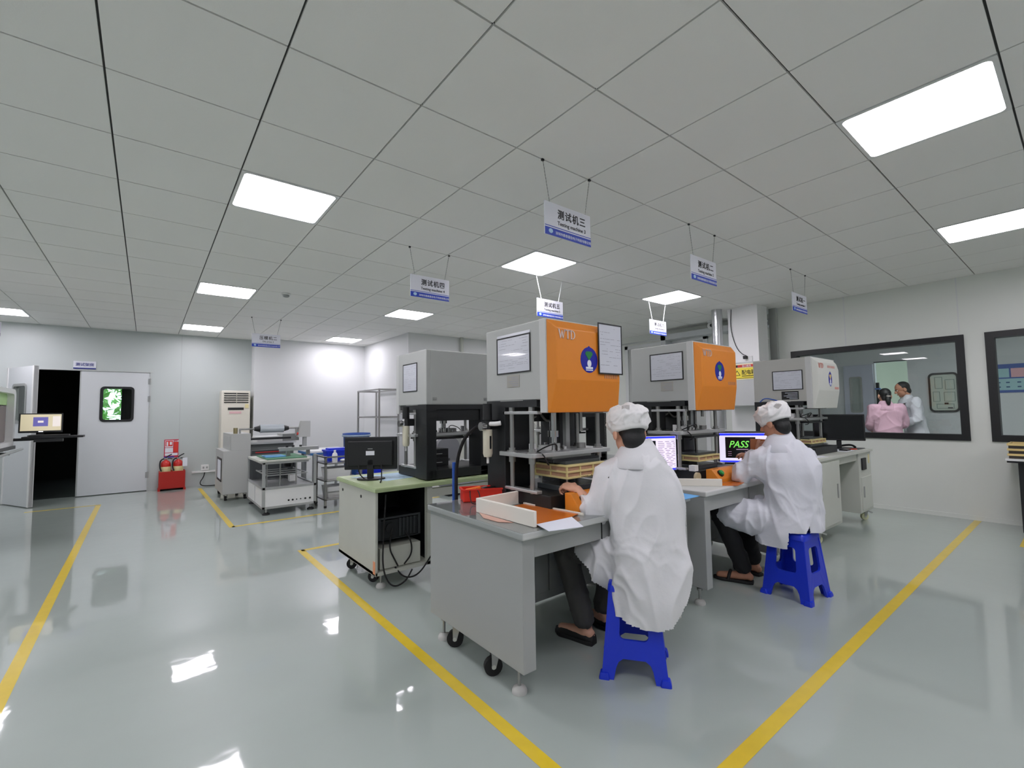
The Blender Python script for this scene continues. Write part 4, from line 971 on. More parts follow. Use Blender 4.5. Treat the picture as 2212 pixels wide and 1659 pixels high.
def crate(label, x0, y0, z0, w, d, h, m, lid=True, name='storage_box'):
    t = T(name, label, 'box', (x0 + w / 2, y0 + d / 2, z0), 0, 'storage boxes around the steel rack')
    k = .02
    r0 = rrect(x0 + k, y0 + k, x0 + w - k, y0 + d - k, .02); r1 = rrect(x0, y0, x0 + w, y0 + d, .025)
    MB().loft([[(p[0], p[1], z0) for p in r0], [(p[0], p[1], z0 + h) for p in r1]]).build('body', m, t)
    if lid: MB().prism(rrect(x0 - .012, y0 - .012, x0 + w + .012, y0 + d + .012, .03), (0, 0, z0 + h), X, Y, (0, 0, .025)).prism(rrect(x0 + .03, y0 + .03, x0 + w - .03, y0 + d - .03, .03), (0, 0, z0 + h + .025), X, Y, (0, 0, .02)).build('lid', m, t, .004)
    return t
crate('blue lidded box on the top tier of the steel rack', 2.06, 6.92, .621, .40, .24, .14, BLUE)
crate('white box on the middle tier of the steel rack', 2.02, 6.80, .381, .36, .3, .15, WHITE, False)
crate('white box on the bottom tier of the steel rack', 2.03, 6.80, .121, .40, .3, .15, WHITE, False)
crate('blue tote box on the floor right of the steel rack', 2.56, 6.75, 0, .34, .4, .40, BLUE, False)
crate('small blue box stacked on the blue tote box', 2.60, 6.80, .401, .27, .3, .12, BLUE, False)
t = T('plastic_barrel', 'dark blue open barrel standing before the white alcove wall', 'barrel', (2.98, 8.3, 0))
BB = mat('barrel_blue', (24, 72, 150), .4)
MB().lathe([(.19, 0), (.20, .02), (.225, .92), (.24, .925), (.24, .96), (.22, .96), (.205, .90), (.19, .1), (.01, .08)], (2.98, 8.3, 0), 32).build('body', BB, t)
MB().lathe([(.236, .90), (.25, .905), (.25, .93), (.236, .935)], (2.98, 8.3, 0), 32).build('rim_band', mat('rim_band_pale', (150, 168, 186), .5), t)
# tall steel trolley frame near the alcove side wall
t = T('trolley_frame', 'tall empty steel trolley frame beside the white alcove wall', 'trolley', (3.55, 8.75, 0))
for x in (3.36, 3.74):
    for y in (8.22, 9.3): MB().box(x, y, .08, x + .03, y + .03, 1.76).build('post', STEEL, t)
for z in (.25, 1.22, 1.74):
    MB().box(3.36, 8.23, z, 3.38, 9.32, z + .03).box(3.75, 8.23, z, 3.77, 9.32, z + .03).box(3.36, 8.225, z, 3.77, 8.245, z + .03).box(3.36, 9.305, z, 3.77, 9.325, z + .03).build('rail', STEEL, t)
for x in (3.375, 3.755):
    for y in (8.235, 9.315): caster(t, x, y, .085, .7, .032)
# equipment seen through the gaps of the rear machines
t = T('white_cabinet', 'white equipment cabinet with a paper on it, seen through the rear machine', 'cabinet', (4.6, 6.6, 0))
MB().box(3.7, 6.3, .05, 5.0, 6.9, 1.0).box(3.72, 6.32, 0, 4.98, 6.88, .05, 1).build('body', [mat('cabinet_offwhite', (214, 214, 206), .4), BLACKP], t, .006)
MB().box(4.05, 6.294, .72, 4.3, 6.3, .92).build('paper', PAPER, t)
MB().box(3.75, 6.294, .70, 3.95, 6.3, .92).build('grille', GREYD, t)
t = T('instrument_tower', 'pale slope topped instrument box seen through the front orange machine', 'instrument', (3.9, 4.35, 0))
MB().prism([(4.30, .82), (4.56, .82), (4.56, 1.20), (4.40, 1.20), (4.30, 1.12)], (3.80, 0, 0), Y, Z, (.24, 0, 0)).build('housing', CREAM, t, .004)
MB().box(3.80, 4.30, .0, 4.04, 4.56, .82).build('pedestal', GREYD, t)
MB().box(3.83, 4.294, .86, 4.01, 4.30, 1.05).build('front_panel', WHITE, t)
def chair(label, x, y, rz, m, cover=True):
    t = T('office_chair', label, 'chair', (x, y, 0), rz, 'chairs between the rear machines')
    k = dict(parent=t, world=False)
    b = MB()
    for q in range(5):
        a = 2 * PI * q / 5; b.cap((0, 0, .09), (.27 * math.cos(a), .27 * math.sin(a), .06), .022, .014)
    b.build('star_base', BLACKP, **k)
    for q in range(5):
        a = 2 * PI * q / 5; MB().cyl((.27 * math.cos(a) - .012, .27 * math.sin(a), .03), (.27 * math.cos(a) + .012, .27 * math.sin(a), .03), .03, n=14).build('caster', BLACKP, **k)
    MB().cyl((0, 0, .08), (0, 0, .44), .025).build('column', STEEL, **k)
    MB().prism(rrect(-.23, -.22, .23, .22, .08), (0, 0, .44), X, Y, (0, 0, .06)).build('seat', m, bevel=.02, seg=3, **k)
    MB().box(-.03, .2, .46, .03, .24, .75).build('back_stem', BLACKP, **k)
    b = MB(); b.plate(rrect(-.22, .60, .22, .99, .13, 8), [], (0, .20, 0), X, Z, (0, .05, 0)); b.build('backrest', m, bevel=.02, seg=3, **k)
    return t
SEATG = mat('chair_grey_fabric', (118, 120, 124), .9, bump=.15, bscale=300)
chair('grey round backed chair seen between the two black columns', 2.98, 4.75, .35, SEATG)
t = T('lab_coat', 'grey lab coat hanging over the chair between the machine columns', 'coat', (3.12, 4.5, .2))
b = MB(); rings = []
for z, w, d in ((.99, .20, .06), (.96, .23, .10), (.80, .20, .12), (.55, .22, .13), (.30, .25, .14)):
    rings.append([(3.17 + w * math.cos(a) * (1 + .06 * math.sin(7 * a + z * 9)), 4.62 + d * math.sin(a) * (1 + .10 * math.sin(5 * a + z * 6)), z) for a in [2 * PI * q / 36 for q in range(36)]])
b.loft(rings[::-1]); b.build('body', mat('coat_grey', (168, 170, 174), .9), t)
# electrical box, conduit, pipes
t = T('distribution_box', 'grey electrical distribution box on the white pillar', 'electrical box', (6.7, 3.1, 1.3))
MB().box(6.62, 2.82, 1.33, 6.88, 3.34, 1.965).build('body', GREY, t, .005)
d = MB().box(6.605, 2.835, 1.345, 6.622, 3.325, 1.95).build('door', mat('box_door_grey', (186, 188, 188), .4), t, .004)
MB().cyl((6.605, 3.28, 1.62), (6.595, 3.28, 1.62), .012, n=14).build('lock', STEEL, d)
t = T('warning_sign', 'yellow 配电箱 electrical warning sign on the distribution box', 'sign', (6.605, 3.06, 1.74))
yy0, yy1, zz0, zz1 = 2.855, 3.215, 1.715, 1.94
MB().box(6.600, yy0, zz0, 6.605, yy1, zz1).build('panel', mat('sign_pale_border', (232, 226, 190), .5), t)
MB().box(6.598, yy0 + .012, zz0 + .012, 6.600, yy1 - .012, zz1 - .058).build('yellow_field', mat('warning_yellow', (232, 212, 70), .5), t)
MB().box(6.598, yy0 + .02, zz1 - .05, 6.600, yy1 - .085, zz1 - .014).build('red_field', mat('warning_red', (190, 50, 40), .5), t)
MB().box(6.598, yy1 - .085, zz1 - .05, 6.600, yy1 - .012, zz1 - .014).build('black_field', INK, t)
f = (-.001, 0, 0)
lettering('当心触电', .032, (6.598, yy0 + .15, zz1 - .044), -Y, Z, f, bold=.012).build('red_lettering', PAPER, t)
lettering('配电箱', .072, (6.598, yy0 + .125, zz0 + .075), -Y, Z, f, bold=.012, squeeze=.9).build('lettering', INK, t)
MB().box(6.5975, yy0 + .03, zz0 + .045, 6.598, yy0 + .22, zz0 + .055).box(6.5975, yy0 + .015, zz0 + .018, 6.598, yy1 - .015, zz0 + .024).build('small_print', INK, t)
tri = [(-.045, 0), (.045, 0), (0, .078)]
MB().plate(tri, [[(-.032, .008), (.032, .008), (0, .062)]], (6.598, yy1 - .075, zz0 + .06), -Y, Z, (-.001, 0, 0)).build('warning_triangle', INK, t)
FOIL = mat('duct_foil', (200, 202, 204), .28, .9, bump=.35, bscale=28)
tag(MB().cyl((6.78, 3.50, 1.0), (6.78, 3.50, CH + .02), .075, n=24).build('foil_duct', FOIL), 'silver foil wrapped duct rising beside the white pillar', 'duct')
BR = mat('pipe_brown', (112, 104, 92), .5)
for q, (x, y, r, m) in enumerate(((7.27, 3.02, .03, BR), (7.34, 3.03, .022, mat('pipe_dark', (74, 72, 66), .5)))):
    t = T('wall_pipe', ('brown pipe between the white pillar and the right wall', 'thin dark pipe nearest the right wall')[q], 'pipe', (x, y, 0), 0, 'pipes by the pillar')
    MB().cyl((x, y, 0), (x, y, CH + .02), r).build('pipe', m, t)
    for z in (2.35, 2.62): MB().cyl((x, y, z), (x, y, z + .02), r + .006).build('clip', WHITE, t)
tag(MB().tube([(6.87, 3.32, 2.8), (6.86, 3.34, 2.5), (6.86, 3.26, 2.2), (6.86, 3.17, 2.1), (6.86, 3.12, 2.08)], .005, smooth_path=2).build('cable', RUBBER), 'thin cable running down the white pillar to a black plug', 'cable')
t = T('wall_outlet', 'white outlet with a black plug above the distribution box', 'outlet', (6.87, 3.1, 2.03))
MB().box(6.86, 3.04, 1.985, 6.88, 3.12, 2.07).build('plate', WHITE, t, .003)
MB().box(6.82, 3.10, 2.03, 6.862, 3.155, 2.075).build('plug', BLACKP, t, .006)
tag(MB().cyl((4.95, 7.86, 2.2), (4.95, 7.86, CH + .02), .035).build('riser_pipe', CREAM), 'cream vertical pipe on the far wall behind the grey machine', 'pipe')

# ================================================================== INSPECTION MACHINE AT THE LEFT EDGE
t = T('inspection_machine', 'white framed inspection machine cut by the left edge of the photo', 'inspection machine', (-1.9, 7.4, 0))
b = MB(); b.plate(rrect(6.6, .98, 8.13, 1.655, .09), [rrect(6.69, 1.03, 8.04, 1.60, .05)], (-1.25, 0, 0), Y, Z, (-.09, 0, 0)); b.build('front_frame', WHITE, t, .012)
MB().box(-2.3, 6.62, .98, -1.34, 8.11, 1.65).build('chamber', GREYD, t, .01)
MB().box(-1.34, 6.69, 1.03, -1.315, 8.04, 1.455).build('front_door', mat('tinted_door', (120, 108, 108), .25), t)
MB().box(-1.34, 6.69, 1.465, -1.31, 8.04, 1.60).build('green_reflecting_glass', mat('glass_green', (176, 222, 140), .08), t)  # reflected greenery painted in as the pane's own green
MB().box(-1.315, 7.62, 1.06, -1.295, 7.64, 1.40).build('door_handle', BLACKP, t)
MB().box(-2.3, 6.58, .94, -1.24, 8.16, .98).build('deck', mat('deck_dark', (60, 62, 62), .4), t, .004)
MB().box(-2.3, 6.62, .10, -1.36, 8.11, .94).build('base_cabinet', mat('base_grey_green', (132, 140, 136), .4), t, .006)
MB().tube([(-1.20, 6.6, .90), (-1.20, 8.25, .93)], .016).build('rail', ALU, t)
for y in (6.8, 7.6): MB().box(-1.36, y, .895, -1.20, y + .02, .925).build('rail_bracket', BLACKP, t)
for x in (-2.2, -1.46):
    for y in (6.74, 8.0): foot(t, x, y, .10)
MB().tube([(-1.30, 8.08, 1.05), (-1.12, 8.10, 1.05), (-.85, 8.05, 1.07)], .018).build('monitor_arm', BLACKP, t)
MB().box(-1.16, 7.9, 1.06, -.62, 8.12, 1.085).build('keyboard_tray', BLACKP, t, .004)
MB().box(-1.05, 7.86, 1.02, -.80, 7.95, 1.055).build('tray_bracket', BLACKP, t)
tag(MB().box(-1.10, 7.905, 1.0851, -.75, 8.04, 1.105).build('keyboard', BLACKP, None, .004), 'black keyboard on the swing tray before the open door', 'keyboard')
t, s, Mx = monitor('small lit monitor with a blue picture before the open door leaf', -1.02, 8.08, 1.0851, .10, .385, .24, mat('screen_yellow_grey', (196, 186, 156), .3, emit=.28), tilt=-.22, stand_h=.045)
MB(Mx).box(-.07, -.0145, .075, .06, -.0135, .19).build('blue_picture', mat('screen_violet', (96, 92, 160), .3, emit=.25), s, world=False)
MB(Mx).box(.10, -.0145, .07, .17, -.0135, .20).box(-.03, -.0155, .12, .02, -.0145, .145).build('side_panel', mat('screen_pale', (214, 206, 200), .3, emit=.28), s, world=False)
MB(Mx).box(-.02, -.0145, .004, .02, -.0125, .014).build('maker_light', mat('lit_white_mark', (240, 240, 240), .3, emit=.5), t, world=False)

# ================================================================== RIGHT EDGE
t = T('tray_table', 'table with black legs and a white edge at the right edge of the photo', 'table', (7.15, .2, 0))
MB().box(6.95, -.5, .735, 7.40, .60, .755).build('table_top', WHITE, t, .002)
MB().box(6.96, -.49, .715, 7.39, .59, .735).build('under_frame', BLACK, t)
MB().box(7.05, -.42, 0, 7.11, .52, .715).build('black_side_panel', BLACK, t, .004)
MB().box(7.28, -.42, 0, 7.36, -.34, .715).box(7.28, .44, 0, 7.36, .52, .715).build('leg', BLACK, t)
for q in range(3):
    t = T('film_tray', ('bottom', 'middle', 'top')[q] + ' yellow edged tray of the stack at the right edge', 'tray', (7.17, .32, .755 + q * .052), 0, 'yellow edged trays stacked at the right edge')
    z = .7551 + q * .052
    b = MB(); b.plate([(6.99, .05), (7.36, .05), (7.36, .585), (6.99, .585)], [[(7.005, .065), (7.345, .065), (7.345, .57), (7.005, .57)]], (0, 0, z + .03), X, Y, (0, 0, .021)); b.build('yellow_rim', mat('tray_yellow', (222, 196, 132), .5), t)
    MB().box(7.0, .06, z, 7.35, .575, z + .03).build('dark_body', mat('tray_dark', (52, 46, 40), .5, var=.4, vscale=30), t)

# ================================================================== THE ROOM BEHIND THE RIGHT WINDOWS
W2 = mat('next_room_wall', (196, 200, 202), .5)
struct(MB().box(10.6, -4, 0, 10.7, 2.03, 2.7).box(10.6, 2.5, 0, 10.7, 5, 2.7).box(10.6, 2.03, 2.12, 10.7, 2.5, 2.7).build('wall_next_far', W2))
struct(MB().box(7.55, 4.9, 0, 10.7, 5.0, 2.7).build('wall_next_left', W2))
struct(MB().box(7.55, -4.1, 0, 10.7, -4.0, 2.7).build('wall_next_right', W2))
struct(MB().box(7.55, -4.1, 2.6, 12.5, 5.0, 2.7).build('ceiling_next', W2))
struct(MB().box(12.3, 1.0, 0, 12.4, 4.0, 2.7).build('wall_corridor', mat('corridor_wall', (200, 204, 186), .5)))
d4 = bpy.data.objects.new('door_4', None); COL.objects.link(d4); d4.location = (10.57, 2.74, 0); struct(d4)
b = MB(); b.plate([(2.52, .01), (2.98, .01), (2.98, 2.1), (2.52, 2.1)], [rrect(2.71, 1.22, 2.87, 1.86, .03)], (10.59, 0, 0), Y, Z, (-.04, 0, 0)); b.build('door_leaf', mat('door_pale_violet', (182, 186, 200), .4), d4, .003)
MB().plate(rrect(2.69, 1.2, 2.89, 1.88, .04), [rrect(2.72, 1.23, 2.86, 1.85, .03)], (10.545, 0, 0), Y, Z, (-.01, 0, 0)).build('door_window_frame', GREYD, d4)
MB().box(10.56, 2.71, 1.21, 10.565, 2.87, 1.87).build('door_pane', mat('door_pane_dim', (150, 158, 156), .15), d4)
MB().box(10.55, 2.44, .9, 10.60, 2.485, 1.75).box(10.55, 2.03, 2.12, 10.6, 2.5, 2.135).build('dark_edge', BLACKP, d4)
for z in (1.05, 1.62): MB().box(10.54, 2.42, z, 10.60, 2.50, z + .03).build('blue_latch', mat('latch_blue', (90, 120, 180), .5), d4)
t = T('notice_board', 'rounded black framed panel of notices on the next room wall', 'notice board', (10.58, 1.57, 1.2))
MB().plate(rrect(1.38, 1.20, 1.76, 1.87, .07), [rrect(1.405, 1.23, 1.735, 1.84, .05)], (10.60, 0, 0), Y, Z, (-.03, 0, 0)).build('black_frame', BLACKP, t)
MB().prism(rrect(1.39, 1.21, 1.75, 1.86, .06), (10.595, 0, 0), Y, Z, (-.005, 0, 0)).build('panel', mat('board_pale', (186, 196, 186), .3), t)
b = MB()
for y, z, w, h in ((1.43, 1.58, .12, .17), (1.58, 1.60, .10, .2), (1.43, 1.38, .14, .16), (1.62, 1.38, .09, .17), (1.45, 1.26, .22, .08)): b.plate([(y, z), (y + w, z), (y + w, z + h), (y, z + h)], [[(y + .008, z + .008), (y + w - .008, z + .008), (y + w - .008, z + h - .008), (y + .008, z + h - .008)]], (10.588, 0, 0), Y, Z, (-.002, 0, 0))
b.build('printed_boxes', mat('print_green_grey', (120, 138, 130), .6), t)
MB().box(10.586, 1.52, 1.33, 10.588, 1.57, 1.36).box(10.586, 1.47, 1.26, 10.588, 1.53, 1.28).build('dark_labels', INK, t)
t = T('wall_poster', 'blue poster with a pink box seen through the right edge window', 'poster', (10.59, .75, 1.5))
MB().box(10.59, .40, 1.50, 10.60, .98, 1.95).build('blue_sheet', mat('poster_blue', (60, 90, 160), .5), t)
MB().box(10.585, .43, 1.54, 10.59, .96, 1.72).box(10.585, .80, 1.74, 10.59, .96, 1.88).build('pale_fields', mat('poster_teal', (150, 190, 196), .5), t)
MB().box(10.583, .45, 1.74, 10.589, .78, 1.88).build('pink_field', mat('poster_pink', (206, 160, 168), .5), t)
b = MB()
for y in (.55, .68, .80, .9):
    for z in (1.58, 1.65): b.box(10.582, y, z, 10.585, y + .04, z + .02)
b.build('icons', mat('poster_icon', (40, 80, 120), .5), t)
for q, y in enumerate((-1.2, 1.6)):  # unseen lamps added to brighten the next room, kept behind the window wall
    t = T('led_panel', ('ceiling lamp in the next room, out of view', 'ceiling lamp of the next room above the two standing people')[q], 'ceiling light', (8.1, y, 2.6))
    MB().box(7.75, y - .6, 2.585, 8.35, y + .6, 2.6).build('frame', WHITE, t)
    MB().box(7.78, y - .57, 2.58, 8.32, y + .57, 2.586).build('diffuser', mat('led_diffuser_dim', (236, 240, 250), .5, emit=8.5), t)

# black drawer boxes under the rear machines
def drawers(label, x, y, z0, w, h, rz):
    t = T('drawer_box', label, 'drawer box', (x, y, z0), rz, 'black drawer boxes behind the front bench')
    MB().box(0, 0, 0, w, .22, h).build('body', BLACK, t, .003, world=False)
    for q in range(2):
        d = MB().box(.01, -.008, .012 + q * h * .5, w - .01, .0, h * .5 - .006 + q * h * .5).build('drawer', BLACKP, t, .002, world=False)
        MB().box(.03, -.014, .03 + q * h * .5, .05, -.008, .04 + q * h * .5).box(.07, -.014, .03 + q * h * .5, .13, -.008, .036 + q * h * .5).build('label_strip', STEEL, d, world=False)
drawers('black drawer box standing inside the grey rear machine', 1.92, 3.60, .84, .20, .15, 0)
drawers('black drawer box beside the column of the rear machine row', 2.60, 3.46, .757, .30, .17, .12)
# ================================================================== STOOLS
def stool(label, x, y, rz, sticker=False):
    t = T('plastic_stool', label, 'stool', (x, y, 0), rz, 'blue plastic stools')
    hb, ht, H = .158, .116, .435
    half = lambda z: hb + (ht - hb) * z / H
    for q in range(4):
        tmp = MB()
        outer = [(-.14, 0), (-.088, 0), (-.080, .055), (-.070, .082), (-.050, .098), (.050, .098), (.070, .082), (.080, .055), (.088, 0), (.14, 0), (.14, H), (-.14, H)]
        tmp.plate(outer, [rrect(-.070, .185, .070, .352, .025)], (0, 0, 0), X, Y, Z)
        R = Matrix.Rotation(q * PI / 2, 3, 'Z'); vs = []
        for p in tmp.v:
            h = half(p.y); d = h - .014 * (1 - p.z) - (0.004 if .03 < p.y else 0)
            vs.append(R @ V((p.x / .14 * h * .995, -d, p.y)))
        MB().add(vs, tmp.f).build('side_frame', BLUE, t, .004, 2, world=False)
    b = MB()
    for z, h, r in ((.40, ht + .006, .03), (.432, ht + .006, .03), (.446, ht, .03), (.450, ht - .012, .025)):
        pass
    b.loft([[(p[0], p[1], z) for p in rrect(-h, -h, h, h, r)] for z, h, r in ((.405, ht + .0075, .02), (.434, ht + .0045, .025), (.446, ht - .001, .03), (.450, ht - .014, .03))])
    b.build('seat', BLUE, t, world=False)
    for sx in (-1, 1):
        for sy in (-1, 1):
            b = MB(); c = V((sx * (hb - .018), sy * (hb - .018), 0))
            b.loft([[(c.x + sx * .004 + p[0], c.y + sy * .004 + p[1], z) for p in rrect(-h, -h, h, h, .008)] for z, h in ((0, .025), (.012, .025), (.03, .019))])
            b.build('foot', BLUE, t, world=False)
    if sticker: MB().box(-ht - .0085, -.02, .41, -ht - .006, .035, .43).build('yellow_sticker', mat('sticker_yellow', (214, 170, 50), .5), t, world=False)
    return t
stool('blue plastic stool under the front seated person', 2.0, 1.535, math.radians(-54))
stool('blue plastic stool with a small yellow sticker under the second seated person', 3.62, 1.375, math.radians(-4), True)

# ================================================================== PEOPLE
from mathutils.bvhtree import BVHTree
SKIN = mat('skin', (214, 164, 138), .55, var=.05, vscale=20)
SKIN2 = mat('skin_tanned', (186, 134, 108), .55, var=.05, vscale=20)
HAIR = mat('black_hair', (20, 21, 23), .5, bump=.25, bscale=220)
def cloth_white(name, c, tr):
    m = mat(name, c, .8, bump=.12, bscale=45)
    b = m.node_tree.nodes['Principled BSDF']; b.inputs['Sheen Weight'].default_value = .15
    return m
COATM = cloth_white('white_coat_cloth', (218, 219, 222), 0)
COATM2 = cloth_white('thin_white_coat_cloth', (212, 214, 222), 0)
CAPM = cloth_white('white_cap_cloth', (228, 228, 228), 0)
def fold_fn(amp, sc, seed, st=(1, 1, .45), fine=.25):
    o = V((seed * 3.1, seed * 1.7, seed * 5.3))
    def f(p):
        q = V((p.x * st[0], p.y * st[1], p.z * st[2])) * sc + o
        w = noise.noise_vector(q * .6) * .8
        n = noise.noise(q + w)
        r = max(0.0, 1 - abs(n) * 3.2)
        n1 = noise.noise(q * 1.9 + w * 1.5 + V((9, 4, 2))); r1 = max(0.0, 1 - abs(n1) * 3.0)
        n2 = noise.noise(q * 2.7 + w * 2)
        return amp * (r * r + .45 * r1 * r1 - .3) + amp * fine * n2
    return f
def skin_mesh(mb, voxel, it, name, m, parent, fold=None, cut=None, loc=None):
    """fuse overlapping closed pieces into one smooth surface, then fold it like cloth"""
    me = bpy.data.meshes.new('t'); me.from_pydata([tuple(v) for v in mb.v], [], mb.f); me.update()
    o = bpy.data.objects.new('t', me); COL.objects.link(o)
    r = o.modifiers.new('r', 'REMESH'); r.mode = 'VOXEL'; r.voxel_size = voxel
    s = o.modifiers.new('s', 'SMOOTH'); s.factor = .5; s.iterations = it
    dg = bpy.context.evaluated_depsgraph_get(); ev = bpy.data.meshes.new_from_object(o.evaluated_get(dg))
    co = [v.co.copy() for v in ev.vertices]; nr = [v.normal.copy() for v in ev.vertices]
    fs = [tuple(p.vertices) for p in ev.polygons]
    if cut: fs = [f for f in fs if not cut(sum((co[i] for i in f), V((0, 0, 0))) / len(f))]
    if fold: co = [c + n * fold(c) for c, n in zip(co, nr)]
    used = sorted({i for f in fs for i in f}); idx = {a: k for k, a in enumerate(used)}
    b = MB(); b.add([co[i] for i in used], [[idx[i] for i in f] for f in fs], 0, True)
    bpy.data.objects.remove(o); bpy.data.meshes.remove(me); bpy.data.meshes.remove(ev)
    return b.build(name, m, parent)
def frame(az, tilt=0.0):
    """left, forward, up unit vectors; az clockwise from +Y, tilt nods forward"""
    f0 = V((math.sin(az), math.cos(az), 0)); l = V((-math.cos(az), math.sin(az), 0))
    q = Matrix.Rotation(-tilt, 3, -l)
    return l, q @ f0, q @ Z
def hand(b, w, d, n, th, curl=.6, sc=1.0):
    """w wrist, d towards the knuckles, n out of the palm, th towards the thumb side"""
    w, d = V(w), V(d).normalized(); n = V(n); n = (n - d * n.dot(d)).normalized(); th = V(th); th = (th - d * th.dot(d) - n * th.dot(n)).normalized()
    R = Matrix((th, d, n)).transposed()
    b.ell(w + d * .042 * sc, (.040 * sc, .052 * sc, .017 * sc), R); b.cap(w - d * .01, w + d * .03 * sc, .024 * sc, .024 * sc)
    for k, (o, L, r) in enumerate(((.030, .078, .0088), (.010, .086, .0092), (-.011, .080, .0088), (-.030, .062, .0078))):
        p = w + d * (.080 - .004 * abs(k - 1)) * sc + th * o * sc; a = .25 + curl * .5 + .06 * k; seg = (.46, .30, .24)
        for j in range(3):
            q = p + (d * math.cos(a) + n * math.sin(a)) * L * seg[j] * sc; b.cap(p, q, (r - .0006 * j) * sc, (r - .0006 * (j + 1)) * sc, 10); p = q; a += curl
    p = w + d * .022 * sc + th * .030 * sc
    for L, v in ((.045, th * .75 + d * .6 + n * .25), (.032, th * .25 + d * .85 + n * .45)):
        q = p + v.normalized() * L * sc; b.cap(p, q, .0115 * sc, .010 * sc, 10); p = q
def build_head(b, c, l, f, u, neck):
    R = Matrix((l, f, u)).transposed()
    P = lambda x, y, z: c + l * x + f * y + u * z
    b.ell(P(0, -.006, .025), (.075, .094, .090), R, 24, 16); b.ell(P(0, .022, -.040), (.060, .066, .082), R, 20, 14)
    b.ell(P(0, .062, -.098), (.026, .022, .020), R); b.cap(P(0, .086, .012), P(0, .108, -.028), .009, .0135, 12); b.ell(P(.010, .098, -.034), .009); b.ell(P(-.010, .098, -.034), .009)
    b.ell(P(.032, .078, .016), (.020, .010, .008), R); b.ell(P(-.032, .078, .016), (.020, .010, .008), R)
    b.ell(P(0, .083, -.066), (.024, .010, .009), R)
    for s in (-1, 1):
        b.ell(P(s * .085, -.012, -.012), (.009, .022, .033), R); b.ell(P(s * .076, -.002, -.03), (.008, .012, .014), R)
    b.cap(V(neck), P(0, -.022, -.06), .058, .054, 18)
def face_parts(t, c, l, f, u):
    R = Matrix((l, f, u)).transposed(); P = lambda x, y, z: c + l * x + f * y + u * z
    for s in (-1, 1):
        e = MB().ell(P(s * .031, .0795, .0), (.013, .0085, .0075), R, 14, 10).build('eye', mat('eye_white', (225, 222, 216), .3), t)
        MB().ell(P(s * .031, .087, .0), (.0052, .0022, .0052), R, 12, 8).build('iris', mat('iris_dark', (40, 26, 20), .2), e)
        MB().cap(P(s * .016, .091, .019), P(s * .048, .080, .020), .004).build('eyebrow', HAIR, t)
    MB().ell(P(0, .0905, -.066), (.022, .006, .0065), R).build('mouth', mat('lips', (176, 104, 96), .5), t)
def conform(target, org, d, u, v, W, H, name, m, parent, off=.0022, n=6):
    """patch of cloth laid on a surface: grid points dropped along -d"""
    vs = [x.co.copy() for x in target.data.vertices]; bt = BVHTree.FromPolygons(vs, [tuple(p.vertices) for p in target.data.polygons])
    base = V((0, 0, 0)); q = target
    while q is not None: base += V(q.location); q = q.parent
    g = []
    for j in range(n + 1):
        for i in range(n + 1):
            p = V(org) - base + u * (i / n - .5) * W + v * (j / n - .5) * H
            h = bt.ray_cast(p + d * .3, -d)
            g.append((h[0] if h[0] is not None else p) + d * off)
    b = MB().add([p + base for p in g], [(j * (n + 1) + i, j * (n + 1) + i + 1, (j + 1) * (n + 1) + i + 1, (j + 1) * (n + 1) + i) for j in range(n) for i in range(n)], 0, True)
    return b.build(name, m, parent)
